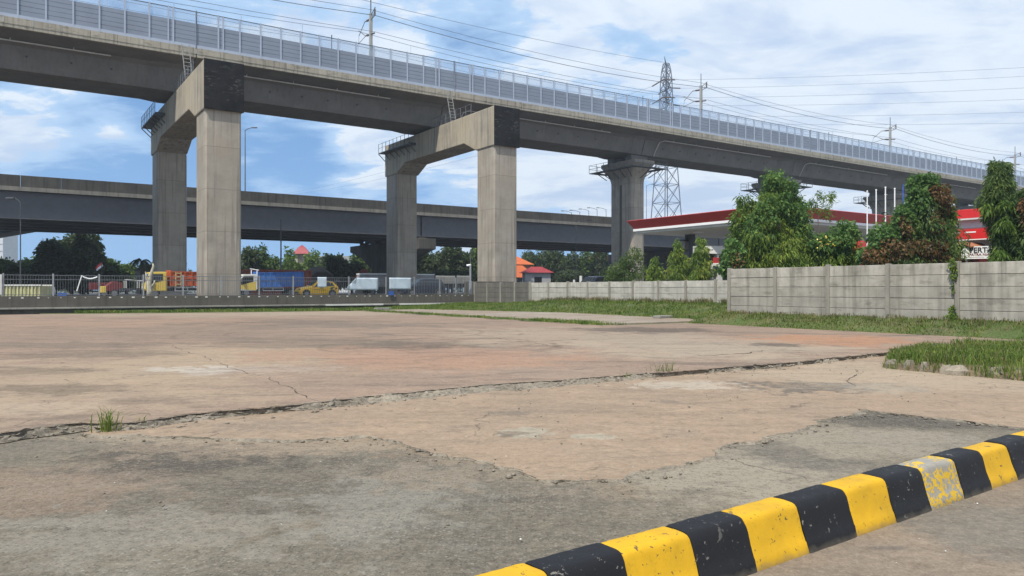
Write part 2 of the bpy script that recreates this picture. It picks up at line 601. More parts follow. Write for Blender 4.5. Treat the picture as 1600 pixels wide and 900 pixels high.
def kerb_mat(name, base, under, chip=0.60, dark=None):
    m, k, bs, out = new_mat(name)
    tc = k.n('ShaderNodeNewGeometry').outputs['Position']
    n = k.noise(tc, 3.0, 5, 0.6)
    col = k.mix(k.rng(n, 0.3, 0.7), tuple(x * 0.82 for x in base), tuple(x * 1.1 for x in base))
    g = k.noise(tc, 14.0, 7, 0.7)
    col = k.mix(k.rng(g, 0.56, 0.72, 0, 0.35), col, dark or tuple(x * 0.5 for x in base))
    c1 = k.noise(tc, 30.0, 3, 0.5, 0.3)
    c2 = k.noise(tc, 7.0, 6, 0.65, 0.6)
    sepz = k.n('ShaderNodeSeparateXYZ', {0: tc}).outputs[2]
    top = k.rng(sepz, 0.22, 0.30, 0, 0.05)
    chips = k.math('MAXIMUM', k.rng(c1, chip + 0.06, chip + 0.08), k.rng(k.math('ADD', c2, top), chip + 0.08, chip + 0.09))
    chips = k.math('MULTIPLY', chips, k.rng(k.noise(tc, 2.2, 3), 0.38, 0.55, 0.35 if chip > 0.5 else 1.0, 1.0))
    chipcol = k.mix(k.noise(tc, 20, 3), tuple(x * 0.6 for x in under), tuple(x * 1.25 for x in under))
    col = k.mix(chips, col, chipcol)
    # fine scrape lines
    sc = k.noise(k.scale_vec(tc, (30, 30, 3)), 2.0, 4, 0.6)
    col = k.mix(k.rng(sc, 0.70, 0.76, 0, 0.5), col, chipcol)
    # dust towards the foot, thrown up from the paving
    foot = k.math('ADD', sepz, k.math('MULTIPLY', k.noise(tc, 9, 5), 0.09))
    col = k.mix(k.rng(foot, 0.045, 0.085, 0.45, 0.0), col, (0.16, 0.14, 0.11))
    k.set(bs.inputs['Base Color'], col)
    k.set(bs.inputs['Roughness'], k.rng(n, 0.3, 0.7, 0.5, 0.75))
    bs.inputs['Specular IOR Level'].default_value = 0.25
    h = k.math('SUBTRACT', k.math('ADD', k.math('MULTIPLY', g, 0.5), k.noise(tc, 60, 4)), k.math('MULTIPLY', chips, 0.8))
    bump(k, bs, h, 0.35, 0.006)
    return m


M['kerb_yellow'] = kerb_mat('yellow kerb paint', (0.60, 0.345, 0.014), (0.10, 0.075, 0.045), 0.60)
M['kerb_black'] = kerb_mat('black kerb paint', (0.013, 0.0135, 0.016), (0.20, 0.19, 0.17), 0.62, (0.03, 0.03, 0.032))
M['kerb_worn'] = kerb_mat('worn kerb paint', (0.62, 0.39, 0.025), (0.30, 0.28, 0.24), 0.455)

# ------------------------------------------------------------------ ground materials
POS = None


def ellipse(k, pos, px, py, hw, hh, z=0.0, rough=0.45, soft=0.35, scale=None, rot=0.0):
    c = G(px, py, z)
    n0, n1 = G(px, py - hh, z).y, G(px, py + hh, z).y
    rx, ry = hw * c.y / FPX, abs(n0 - n1) / 2
    mp = k.n('ShaderNodeMapping', {0: pos}, vector_type='TEXTURE')
    mp.inputs['Location'].default_value = (c.x, (n0 + n1) / 2, 0)
    mp.inputs['Rotation'].default_value = (0, 0, rot)
    mp.inputs['Scale'].default_value = (rx, ry, 1000)
    ln = k.vmath('LENGTH', mp.outputs[0])
    sc = scale or 1.6 / max(0.3, min(rx, ry))
    nz = k.noise(pos, sc, 7, 0.66, 0.3)
    v = k.math('ADD', ln, k.math('MULTIPLY', k.math('SUBTRACT', nz, 0.5), rough * 7))
    return k.rng(v, 1.0 - soft, 1.0 + soft, 1.0, 0.0, True)


def ground_mat(name, c1, c2, c3, grain=0.3, spots=(), cracks=0.0, dark=(0.07, 0.066, 0.06), darkamt=0.5, bumpk=0.35, coarse=0.0, light=0.3, rings=()):
    m, k, bs, out = new_mat(name)
    pos = k.n('ShaderNodeNewGeometry').outputs['Position']
    n1 = k.noise(pos, 0.16, 6, 0.6, 0.4)
    n2 = k.noise(pos, 0.75, 8, 0.68, 0.5)
    n3 = k.noise(pos, 5.0, 8, 0.72, 0.2)
    n4 = k.noise(pos, 17.0, 6, 0.75)
    n5 = k.noise(pos, 70.0, 4, 0.7)
    col = k.mix(k.rng(n1, 0.40, 0.60), c1, c2)
    col = k.mix(k.rng(n2, 0.42, 0.62, 0, 0.8), col, c3)
    rot = k.n('ShaderNodeMapping', {0: pos})
    rot.inputs['Rotation'].default_value = (0, 0, -PHI)
    rot.inputs['Scale'].default_value = (0.30, 1.0, 1.0)
    st = k.noise(rot.outputs[0], 0.55, 9, 0.70, 0.9)
    col = k.mix(k.rng(st, 0.52, 0.66, 0, darkamt), col, dark)
    for fn, colr, amt in spots:
        msk = fn(k, pos)
        col = k.mix(k.math('MULTIPLY', msk, amt), col, colr)
    st2 = k.noise(rot.outputs[0], 1.9, 9, 0.74, 0.6)
    col = k.mix(k.rng(st2, 0.53, 0.64, 0, darkamt * 0.75), col, dark)
    col = k.mix(k.rng(st2, 0.36, 0.47, light, 0), col, tuple(min(1, x * 1.5) for x in c1))
    col = k.mix(k.rng(n3, 0.36, 0.47, 0.40, 0.0), col, tuple(x * 0.5 for x in c1))
    col = k.mix(k.rng(n3, 0.55, 0.68, 0.0, 0.35), col, tuple(min(1, x * 1.5) for x in c1))
    g = k.math('ADD', k.math('MULTIPLY', n4, 0.55), k.math('MULTIPLY', n5, 0.45))
    col = k.mix(k.rng(g, 0.40, 0.49, grain, 0.0), col, tuple(x * 0.30 for x in c3))
    col = k.mix(k.rng(g, 0.51, 0.60, 0.0, grain), col, tuple(min(1, x * 1.9) for x in c3))
    if rings:
        for px_, py_, rad in rings:
            c_ = G(px_, py_, 0.085)
            dv = k.vmath('LENGTH', k.vmath('SUBTRACT', k.vmath('MULTIPLY', pos, (1, 1, 0)), (c_.x, c_.y, 0)))
            mk = k.rng(k.math('ABSOLUTE', k.math('SUBTRACT', dv, rad)), 0.06, 0.13, 1.0, 0.0)
            col = k.mix(k.math('MULTIPLY', mk, k.rng(n2, 0.44, 0.56, 0.0, 0.42)), col, tuple(x * 0.45 for x in c1))
    if coarse:
        v = k.n('ShaderNodeTexVoronoi', {'Vector': pos, 'Scale': 34.0, 'Randomness': 1.0})
        sp = k.n('ShaderNodeSeparateColor', {0: v.outputs['Color']})
        on = k.math('MULTIPLY', k.math('GREATER_THAN', sp.outputs[0], 0.62), k.rng(v.outputs['Distance'], 0.30, 0.42, 1.0, 0.0))
        on = k.math('MULTIPLY', on, k.rng(n2, 0.40, 0.58))
        col = k.mix(k.math('MULTIPLY', on, coarse), col, k.mix(sp.outputs[1], (0.36, 0.34, 0.30), (0.24, 0.205, 0.165)))
        off = k.math('MULTIPLY', k.math('LESS_THAN', sp.outputs[0], 0.25), k.rng(v.outputs['Distance'], 0.25, 0.40, 1.0, 0.0))
        col = k.mix(k.math('MULTIPLY', off, coarse), col, (0.045, 0.042, 0.038))
    h = k.math('ADD', k.math('MULTIPLY', n3, 0.7), k.math('MULTIPLY', g, 0.6))
    if cracks:
        wv = k.vmath('ADD', pos, k.n('ShaderNodeVectorMath', {0: k.n('ShaderNodeTexNoise', {'Vector': pos, 'Scale': 1.4, 'Detail': 6}).outputs[1], 1: (0.9, 0.9, 0.9)}, operation='MULTIPLY').outputs[0])
        vo = k.n('ShaderNodeTexVoronoi', {'Vector': wv, 'Scale': 0.24}, feature='DISTANCE_TO_EDGE')
        cm = k.math('MULTIPLY', k.rng(vo.outputs[0], 0.0, 0.0045, 1.0, 0.0), k.rng(n2, 0.46, 0.56))
        col = k.mix(k.math('MULTIPLY', cm, cracks), col, (0.045, 0.04, 0.035))
        h = k.math('SUBTRACT', h, k.math('MULTIPLY', cm, 0.6))
    k.set(bs.inputs['Base Color'], col)
    bs.inputs['Roughness'].default_value = 0.92
    bs.inputs['Specular IOR Level'].default_value = 0.15
    bump(k, bs, h, bumpk, 0.03)
    return m


def E(*a, **kw):
    return lambda k, pos: ellipse(k, pos, *a, **kw)


PINK = (0.365, 0.275, 0.215)
TAN = (0.40, 0.325, 0.235)
GREY = (0.20, 0.185, 0.165)

M['far_lot'] = ground_mat('far lot concrete', (0.262, 0.190, 0.142), (0.285, 0.200, 0.146), (0.225, 0.168, 0.130), 0.30, spots=[
    (E(215, 600, 290, 55, soft=0.45), (0.336, 0.262, 0.180), 0.75),
    (E(60, 530, 190, 18), (0.216, 0.163, 0.122), 0.6),
    (E(330, 520, 170, 20), (0.196, 0.148, 0.115), 0.6),
    (E(640, 546, 130, 7), (0.084, 0.070, 0.058), 0.75),
    (E(500, 540, 160, 9), (0.136, 0.110, 0.086), 0.6),
    (E(700, 572, 190, 16), (0.320, 0.194, 0.130), 0.75),
    (E(880, 530, 190, 14), (0.320, 0.262, 0.194), 0.6),
    (E(90, 618, 120, 9), (0.120, 0.095, 0.072), 0.65),
    (E(150, 560, 130, 7), (0.136, 0.110, 0.083), 0.6),
    (E(70, 588, 90, 6), (0.136, 0.106, 0.079), 0.55),
    (E(250, 636, 70, 6), (0.136, 0.110, 0.086), 0.5),
    (E(365, 586, 125, 7, rough=0.75), (0.416, 0.369, 0.310), 0.85),
    (E(1010, 520, 95, 5), (0.068, 0.059, 0.052), 0.8),
    (E(1290, 538, 160, 10, soft=0.2), (0.344, 0.179, 0.104), 0.85),
    (E(1100, 552, 190, 14, rough=0.6), (0.345, 0.275, 0.20), 0.8),
    (E(1090, 545, 150, 18), (0.296, 0.247, 0.191), 0.7),
    (E(1215, 544, 45, 3), (0.072, 0.062, 0.054), 0.7),
    (E(400, 492, 320, 5), (0.336, 0.281, 0.209), 0.6),
    (E(420, 508, 140, 4, rough=0.7), (0.12, 0.10, 0.08), 0.6),
    (E(110, 545, 150, 5, rough=0.7), (0.13, 0.108, 0.085), 0.6),
    (E(560, 512, 120, 5, rough=0.7), (0.15, 0.125, 0.10), 0.6),
    (E(200, 508, 160, 6, rough=0.7), (0.30, 0.20, 0.14), 0.6),
    (E(480, 590, 130, 14, rough=0.6), (0.245, 0.175, 0.13), 0.6),
    (E(560, 605, 160, 12, rough=0.6), (0.25, 0.185, 0.14), 0.6),
    (E(600, 560, 220, 12, rough=0.6), (0.30, 0.185, 0.13), 0.6),
    (E(850, 590, 110, 8, rough=0.6), (0.26, 0.20, 0.155), 0.6),
    (E(20, 650, 130, 10, rough=0.6), (0.36, 0.29, 0.21), 0.6),
], cracks=0.5, darkamt=0.6, rings=((705, 540, 3.0), (690, 541, 3.35), (560, 520, 4.6), (555, 521, 6.1)))
M['pink_slab'] = ground_mat('pinkish slab', (0.290, 0.215, 0.152), (0.300, 0.222, 0.155), (0.262, 0.200, 0.146), 0.26, spots=[
    (E(1270, 607, 100, 8, rough=0.8), (0.078, 0.075, 0.069), 0.75),
    (E(1370, 607, 60, 7, rough=0.8), (0.175, 0.171, 0.155), 0.7),
    (E(1070, 604, 75, 6, rough=0.7), (0.423, 0.378, 0.311), 0.6),
    (E(820, 679, 42, 8, rough=0.35, soft=0.15), (0.308, 0.275, 0.214), 0.95),
    (E(797, 681, 26, 4, rough=0.5), (0.110, 0.090, 0.071), 0.7),
    (E(932, 685, 40, 4, rough=0.35, soft=0.15), (0.331, 0.293, 0.227), 0.9),
    (E(795, 648, 30, 3, rough=0.5), (0.147, 0.126, 0.105), 0.7),
    (E(1045, 630, 20, 3, rough=0.6), (0.138, 0.117, 0.101), 0.5),
    (E(1060, 680, 36, 8, rough=0.7), (0.184, 0.153, 0.122), 0.4),
    (E(420, 668, 120, 8, rough=0.6), (0.202, 0.162, 0.126), 0.6),
    (E(1420, 590, 220, 22), (0.354, 0.288, 0.210), 0.6),
], darkamt=0.25, cracks=0.55)
M['old_paving'] = ground_mat('old grey paving', (0.165, 0.142, 0.109), (0.185, 0.157, 0.116), (0.155, 0.136, 0.106), 0.52, spots=[
    (E(60, 770, 170, 45), (0.230, 0.166, 0.118), 0.65),
    (E(300, 715, 190, 32), (0.080, 0.068, 0.056), 0.85),
    (E(480, 770, 120, 50), (0.106, 0.091, 0.074), 0.55),
    (E(610, 800, 140, 60, rough=0.7), (0.225, 0.210, 0.178), 0.75),
    (E(200, 840, 230, 40, rough=0.7), (0.225, 0.202, 0.166), 0.75),
    (E(700, 860, 130, 40, rough=0.6), (0.119, 0.105, 0.085), 0.5),
    (E(560, 692, 110, 9, rough=0.5), (0.281, 0.212, 0.144), 0.8),
    (E(330, 690, 90, 7, rough=0.6), (0.285, 0.219, 0.152), 0.8),
    (E(700, 712, 100, 14, rough=0.5), (0.255, 0.190, 0.130), 0.7),
    (E(1000, 765, 60, 12, rough=0.6), (0.230, 0.174, 0.118), 0.7),
    (E(640, 735, 110, 22, rough=0.6), (0.13, 0.112, 0.09), 0.6),
    (E(700, 745, 120, 20, rough=0.8), (0.25, 0.20, 0.148), 0.6),
    (E(880, 775, 110, 18, rough=0.8), (0.245, 0.195, 0.145), 0.65),
    (E(330, 700, 220, 14, rough=0.9), (0.265, 0.205, 0.15), 0.6),
    (E(820, 800, 130, 45, rough=0.6), (0.125, 0.11, 0.088), 0.6),
    (E(250, 683, 150, 8, rough=0.7), (0.30, 0.24, 0.175), 0.7),
    (E(480, 700, 130, 9, rough=0.7), (0.285, 0.222, 0.16), 0.75),
    (E(40, 700, 120, 14, rough=0.6), (0.15, 0.13, 0.105), 0.6),
    (E(90, 755, 150, 22, rough=0.6), (0.24, 0.18, 0.135), 0.5),
    (E(1150, 740, 170, 45, rough=0.4), (0.295, 0.255, 0.195), 0.9),
    (E(1330, 690, 180, 30, rough=0.3), (0.275, 0.236, 0.178), 0.85),
    (E(1480, 657, 200, 14, rough=0.25, soft=0.3), (0.072, 0.065, 0.056), 0.8),
    (E(1230, 712, 55, 26, rough=0.35), (0.128, 0.113, 0.096), 0.75),
    (E(1440, 690, 120, 15, rough=0.5), (0.255, 0.223, 0.178), 0.75),
    (E(1320, 727, 70, 10, rough=0.5), (0.136, 0.121, 0.104), 0.6),
    (E(1560, 640, 90, 9), (0.306, 0.243, 0.174), 0.6),
], darkamt=0.5, bumpk=0.65, coarse=0.5)
M['driveway'] = ground_mat('driveway concrete', (0.215, 0.170, 0.128), (0.235, 0.185, 0.140), (0.20, 0.162, 0.125), 0.32, spots=[
    (E(1560, 830, 130, 60, rough=0.4), (0.165, 0.148, 0.122), 0.85),
    (E(1390, 855, 30, 4, rough=0.5), (0.10, 0.09, 0.085), 0.6),
], darkamt=0.3, cracks=0.4, bumpk=0.4)
M['pale_slab'] = ground_mat('pale slab', (0.27, 0.215, 0.165), (0.33, 0.285, 0.235), (0.25, 0.20, 0.155), 0.25, darkamt=0.45)
M['broken'] = ground_mat('broken concrete', (0.26, 0.225, 0.18), (0.33, 0.285, 0.225), (0.17, 0.15, 0.12), 0.5, darkamt=0.6, bumpk=0.9)
M['dirt'] = ground_mat('bare soil', (0.16, 0.115, 0.075), (0.19, 0.14, 0.09), (0.12, 0.09, 0.06), 0.5, bumpk=0.7)
M['turf'] = ground_mat('turf', (0.060, 0.100, 0.026), (0.085, 0.120, 0.036), (0.14, 0.115, 0.065), 0.4, darkamt=0.2, bumpk=0.8)
M['far_ground'] = ground_mat('distant ground', (0.10, 0.105, 0.07), (0.13, 0.125, 0.09), (0.10, 0.10, 0.08), 0.2)
M['crack'] = paint('crack fill', (0.045, 0.038, 0.03), 0.95)

# ------------------------------------------------------------------ ground
from mathutils.geometry import delaunay_2d_cdt
rng = np.random.default_rng(7)
rnd = random.Random(11)


def resample(pts, step):
    out = [pts[0].copy()]
    for p, q in zip(pts[:-1], pts[1:]):
        n = max(1, int((q - p).length / step))
        for i in range(1, n + 1):
            out.append(p.lerp(q, i / n))
    return out


def jag(pts, step, amp, seed=0.0, freq=2.0):
    out = resample([Vector(p) for p in pts], step)
    for i, p in enumerate(out):
        if 0 < i < len(out) - 1:
            v = mnoise.noise_vector(Vector((p.x * freq + seed, p.y * freq, seed))) * amp
            w = mnoise.noise_vector(Vector((p.x * freq * 4 + seed, p.y * freq * 4, seed + 5))) * amp * 0.5
            p.x += v.x + w.x
            p.y += v.y + w.y
    return out


def sheet(name, pts, mat, z=None, kind='structure'):
    zz = pts[0][2] if z is None else z
    # constrained triangulation: a ragged outline that touches itself leaves no doubled faces
    vs, _, fs, _, _, _ = delaunay_2d_cdt([Vector((p[0], p[1])) for p in pts], [], [list(range(len(pts)))], 2, 1e-5)
    mb = MB()
    mb.add([(p[0], p[1], zz) for p in vs], [tuple(f) for f in fs])
    o = mb.build(name, mat, recalc=False)
    tag(o, kind=kind)
    return o


def ground_sheet():
    mb = MB()
    mb.add([(-900, -100, -0.12), (900, -100, -0.12), (900, 1000, -0.12), (-900, 1000, -0.12)], [(0, 1, 2, 3)])
    tag(mb.build('ground', M['far_ground']), kind='structure')


ground_sheet()
ZF, ZP = 0.10, 0.022
top_px = [(-700, 724), (-300, 700), (0, 677), (60, 669), (130, 661), (200, 662), (290, 647), (400, 638), (470, 632), (520, 625), (640, 613), (740, 602), (850, 596), (945, 588), (1060, 580), (1230, 567), (1370, 552), (1410, 548), (1470, 543), (1536, 538.5)]
bot_px = [(-700, 738), (-300, 714), (0, 690), (60, 681), (130, 672), (200, 673), (290, 659), (400, 647), (470, 642), (520, 637), (640, 625), (740, 614), (850, 606), (945, 597.5), (1060, 586), (1230, 573), (1370, 557), (1410, 553), (1470, 547.5), (1536, 542.5)]
top_edge = jag(jag([G(x, y, ZF) for x, y in top_px], 0.05, 0.10, 1.3, 1.4), 0.05, 0.06, 2.2, 6.0)
bot_edge = jag(jag([G(x, y, ZP) for x, y in bot_px], 0.05, 0.07, 7.7, 1.4), 0.05, 0.05, 3.2, 6.0)
far_poly = top_edge + [F(26.75, 10.4, ZF), F(26.9, 25.2, ZF)]
far_poly += jag([F(26.9, 25.2, ZF), F(22.6, 25.2, ZF)], 0.2, 0.08)[1:]
far_poly += jag([F(22.6, 25.2, ZF), F(22.3, 40, ZF), F(22.6, 52.5, ZF), F(12, 54.2, ZF), F(2, 57.2, ZF), F(-14, 58.9, ZF), F(-45, 58.9, ZF)], 0.4, 0.15, 3.0, 0.7)[1:]
far_poly += [F(-45, 12, ZF)]
sheet('far_lot', far_poly, M['far_lot'])

low_px = [(130, 676), (235, 681), (340, 685), (430, 688), (500, 686), (580, 681), (630, 690), (660, 702), (720, 716), (800, 735), (835, 746), (875, 753), (925, 753), (965, 749), (1035, 735), (1090, 716), (1135, 700), (1190, 685), (1250, 670), (1310, 652), (1345, 641), (1420, 648), (1600, 667), (1800, 690)]
low_edge = jag(jag([G(x, y, ZP) for x, y in low_px], 0.04, 0.15, 4.1, 1.1), 0.04, 0.09, 6.1, 4.5)
mask = [p for p in bot_edge if p.x > low_edge[0].x + 0.02]
pink_poly = list(low_edge) + [F(25, 3.6, ZP), F(25, 10.3, ZP)] + mask[::-1]
sheet('pink_slab', pink_poly, M['pink_slab'])
sheet('old_paving', [F(-30, 2.95), F(2, 3.03), F(12, 3.42), F(40, 4.4), F(40, 10.9), F(16, 11.6), F(9, 11.25), F(-30, 11.25)], M['old_paving'], 0.0)
sheet('driveway', [F(-30, -40), F(60, -40), F(60, 5.2), F(-30, 5.2)], M['driveway'], -0.004)


def rough_strip(name, top, bot, n=6, amp=0.03, mat=None, step=0.06, sink=0.0):
    """a broken face between two edges: rough, stepped and undercut"""
    L = min(len(top), len(bot))

    def at(pts, s):
        x = s * (len(pts) - 1)
        i = min(int(x), len(pts) - 2)
        return pts[i].lerp(pts[i + 1], x - i)
    total = sum((q - p).length for p, q in zip(top[:-1], top[1:]))
    N = int(total / step)
    rows = []
    for i in range(N + 1):
        s = i / N
        a, b = at(top, s), at(bot, s)
        row = []
        for j in range(n + 1):
            f = j / n
            p = a.lerp(b, f)
            if 0 < j < n:
                q = Vector((p.x * 7, p.y * 7, j * 1.7))
                v = mnoise.noise_vector(q) * amp + mnoise.noise_vector(q * 2.7) * amp * 0.7
                p = p + Vector((v.x * 0.6, v.y * 0.6, v.z * 0.7 - sink * math.sin(math.pi * f) * (0.6 + mnoise.noise(q * 0.4))))
            else:
                p.z += 0.004 if j == 0 else 0.0
            row.append(p)
        rows.append(row)
    mb = MB()
    mb.loft(rows, cap=False, closed=False)
    o = mb.build(name, mat or M['broken'], recalc=False)
    tag(o, kind='structure')
    return o


def shift(pts, d, z):
    return [Vector((p.x + d[0], p.y + d[1], z)) for p in pts]


far_dir = Vector((-SU, CU, 0)) * 0.10
rough_strip('broken_slab_face', shift(top_edge, far_dir * 0.4, ZF + 0.002), [Vector((p.x, p.y - 0.02, ZP - 0.012)) for p in bot_edge], 8, 0.06, M['broken'], 0.045, 0.006)
def crumble(p, i):
    w = 0.10 * max(0.12, mnoise.noise(Vector((p.x * 1.7, p.y * 1.7, 4))) + 0.55) + 0.05 * abs(mnoise.noise(p * 6))
    return Vector((p.x + SU * w, p.y - CU * w, -0.008))


rough_strip('crumbled_edge', [Vector((p.x, p.y, ZP - 0.003)) for p in low_edge], [crumble(p, i) for i, p in enumerate(low_edge)], 6, 0.020, M['broken'], 0.04)


def pebbles(name, centers, n, spread, smin, smax, mat):
    vs, fs = [], []
    base = np.array([(1, 0, 0), (-1, 0, 0), (0, 1, 0), (0, -1, 0), (0, 0, 1), (0, 0, -1)], dtype=float)
    tri = [(0, 2, 4), (2, 1, 4), (1, 3, 4), (3, 0, 4), (2, 0, 5), (1, 2, 5), (3, 1, 5), (0, 3, 5)]
    for i in range(n):
        c = centers[rng.integers(len(centers))]
        s = smin + (smax - smin) * rng.random() ** 3
        p = base * (s * (0.6 + 0.8 * rng.random((6, 1)))) * np.array([1, 1, 0.6])
        th = rng.random() * 6.28
        rot = np.array([[math.cos(th), -math.sin(th), 0], [math.sin(th), math.cos(th), 0], [0, 0, 1]])
        p = p @ rot.T + np.array([c.x + rng.normal() * spread, c.y + rng.normal() * spread, c.z + s * 0.25])
        o = len(vs)
        vs.extend(p.tolist())
        fs.extend([o + q for t in tri for q in t])
    ob = raw_mesh(name, vs, fs, 3, mat)
    tag(ob, kind='stuff')
    return ob


pebbles('rubble', [Vector((p.x, p.y, ZP)) for p in bot_edge] + [Vector((p.x, p.y, 0.005)) for p in low_edge], 1300, 0.16, 0.003, 0.036, M['broken'])
scatter = []
for i in range(700):
    a, b = rng.uniform(-6, 18), rng.uniform(3.4, 10)
    scatter.append(F(a, b, 0.0 if b < 6 else 0.03))
pebbles('gravel', scatter, 650, 0.05, 0.004, 0.018, M['broken'])
lit = [F(rng.uniform(2, 9), rng.uniform(0.5, 3.0), 0.0) for i in range(60)] + [F(rng.uniform(-3, 12), rng.uniform(3.4, 9), 0.02) for i in range(60)]
pebbles('litter', lit, 60, 0.02, 0.004, 0.013, M['offwhite'])

# cracks running across the slabs, each a thin sunken-looking sheet with a ragged outline


def crack(px, z, w, seed):
    pts = jag(jag([G(x, y, z) for x, y in px], 0.08, 0.22, seed, 0.6), 0.06, 0.06, seed, 3.0)
    mb = MB()
    rows = []
    for i, p in enumerate(pts):
        d = (pts[min(i + 1, len(pts) - 1)] - pts[max(i - 1, 0)]).normalized()
        s = Vector((-d.y, d.x, 0))
        ww = w * max(0.0, 0.15 + 1.9 * abs(mnoise.noise(p * 3.1)) - 0.25 * (mnoise.noise(p * 0.9) + 0.3)) * min(1, i / 10, (len(pts) - 1 - i) / 10)
        rows.append([p + s * ww * 0.5 + Vector((0, 0, 0.004)), p - s * ww * 0.5 + Vector((0, 0, 0.004))])
    mb.loft(rows, cap=False, closed=False)
    tag(mb.build('ground_crack', M['crack'], recalc=False), kind='structure')


crack([(265, 537), (310, 553), (360, 572), (440, 598), (462, 614), (505, 630)], ZF, 0.02, 3)
crack([(560, 545), (700, 541), (900, 530), (1020, 527)], ZF, 0.05, 5)
crack([(480, 497), (720, 520), (900, 546)], ZF, 0.03, 6)
crack([(700, 590), (760, 585), (900, 578), (1010, 566)], ZF, 0.02, 7)
crack([(1340, 577), (1335, 588), (1330, 597), (1337, 606)], ZP, 0.035, 8)
crack([(1130, 712), (1180, 722), (1225, 738), (1262, 755)], 0.0, 0.035, 9)
crack([(1150, 553), (1210, 547), (1300, 549)], ZF, 0.05, 10)
crack([(1040, 548), (1100, 556), (1200, 551)], ZF, 0.04, 11)

# the second, paler slab beyond the strip of grass
ZS = 0.16
pale = jag([F(22.9, 25.6, ZS), F(29.6, 25.3, ZS)], 0.2, 0.05, 2.0) + jag([F(29.6, 25.3, ZS), F(31.2, 38.5, ZS), F(27.0, 52.5, ZS), F(23.4, 52.5, ZS), F(22.9, 25.6, ZS)], 0.4, 0.12, 5.0)[1:-1]
mb = MB()
n_ = len(pale)
mb.add([tuple(p) for p in pale] + [(p.x, p.y, 0.0) for p in pale], [tuple(range(n_))] + [(i, (i + 1) % n_, n_ + (i + 1) % n_, n_ + i) for i in range(n_)])
tag(mb.build('pale_slab', M['pale_slab']), kind='structure')

# ---- grass banks


def bank_h(a, b):
    """height of the grassed ground round the lot"""
    h = 0.0
    if b < 25:
        s = min(1, max(0, (a - 26.4) / 2.0))
        h = 0.58 * s * s * (3 - 2 * s)
        if a < 26.4:
            h = 0.03
    else:
        if b < 39:
            e = 29.3 + (b - 25) * 0.11
        else:
            e = 30.9 - (b - 39) * 0.33
        s = min(1, max(0, (a - e) / max(1.0, 35.0 - e)))
        h = 0.10 + (0.70 if b < 44 else 0.70 - 0.36 * min(1, (b - 44) / 10)) * s * s * (3 - 2 * s)
    h += 0.05 * mnoise.noise(Vector((a * 0.6, b * 0.6, 3)))
    return h


def mound_h(a, b):
    ea = min(1, max(0, (a - 15.45) / 0.45))
    eb = min(1, max(0, (min(10.6, 9.0 + (a - 15.5) * 0.5) - b) / 0.6))
    far = min(1, max(0, (23.6 - a) / 1.5))
    m = (ea ** 0.6) * (eb ** 0.7) * far
    return 0.19 * m + 0.05 * m * mnoise.noise(Vector((a * 1.1, b * 1.1, 8))) - 0.05 * (1 - min(1, m * 4))


def terrain(name, a0, a1, b0, b1, st, fn, mat, kind='structure'):
    na, nb = int((a1 - a0) / st) + 1, int((b1 - b0) / st) + 1
    rows = []
    for j in range(nb):
        b = b0 + (b1 - b0) * j / (nb - 1)
        rows.append([F(a0 + (a1 - a0) * i / (na - 1), b, fn(a0 + (a1 - a0) * i / (na - 1), b)) for i in range(na)])
    mb = MB()
    mb.loft(rows, cap=False, closed=False)
    o = mb.build(name, mat, recalc=False, smooth=True)
    tag(o, kind=kind)
    return o


terrain('grass_bank', 26.2, 36.2, -6, 25.2, 0.4, lambda a, b: bank_h(a, b), M['turf'])
terrain('grass_bank', 21.6, 36.2, 25.2, 60, 0.4, lambda a, b: bank_h(a, b), M['turf'])
terrain('grass_verge', 2, 21.6, 53.2, 59.0, 0.4, lambda a, b: 0.04 + 0.06 * min(1, max(0, (b - 55 + (a - 10) * 0.1) / 2)) + 0.03 * mnoise.noise(Vector((a, b, 1))), M['turf'])
terrain('grass_mound', 15.0, 23.8, -4, 10.6, 0.15, mound_h, M['dirt'])


def grass(name, pts, hs, ws, mat, lean=0.45, seg2=True):
    n = len(pts)
    pts = np.array(pts)
    hs = np.array(hs)[:, None]
    ws = np.array(ws)[:, None]
    th = rng.random(n) * 2 * math.pi
    side = np.stack([np.cos(th), np.sin(th), np.zeros(n)], 1)
    th2 = rng.random(n) * 2 * math.pi
    ln = np.stack([np.cos(th2), np.sin(th2), np.zeros(n)], 1) * (rng.random((n, 1)) * lean + 0.08)
    up = np.array([0, 0, 1.0])
    base = pts - up * 0.02
    mid = pts + (up * 0.6 + ln * 0.35) * hs
    tip = pts + (up * (1.0 - 0.5 * np.linalg.norm(ln, axis=1, keepdims=True)) + ln * 1.15) * hs
    v = np.stack([base - side * ws * 0.5, base + side * ws * 0.5, mid + side * ws * 0.42, tip, mid - side * ws * 0.42], 1).reshape(-1, 3)
    idx = (np.arange(n) * 5)[:, None] + np.array([[0, 1, 2, 0, 2, 4, 4, 2, 3]])
    return raw_mesh(name, v, idx.ravel(), 3, mat)


def region(n, sampler, hf, h0, h1, clump=0.5, seed=0):
    pts, hs = [], []
    while len(pts) < n:
        a, b = sampler()
        c = mnoise.noise(Vector((a * clump * 2, b * clump * 2, seed))) * 0.5 + 0.5
        if mnoise.noise(Vector((a * 0.9, b * 0.9, seed + 40))) > 0.42 or rng.random() > c * 1.5 + 0.1:
            continue
        pts.append(tuple(F(a, b, hf(a, b))))
        hs.append((h0 + (h1 - h0) * c) * rng.uniform(0.55, 1.25))
    return pts, hs


def grass_patch(n, sampler, hf, h0, h1, w, mat=None, clump=0.5, seed=0, lean=0.45, name='grass'):
    p, h = region(n, sampler, hf, h0, h1, clump, seed)
    tag(grass(name, p, h, rng.uniform(0.6, 1.3, len(p)) * w, mat or M['grass'], lean), kind='stuff')


def uni(a0, a1, b0, b1):
    return lambda: (rng.uniform(a0, a1), rng.uniform(b0, b1))


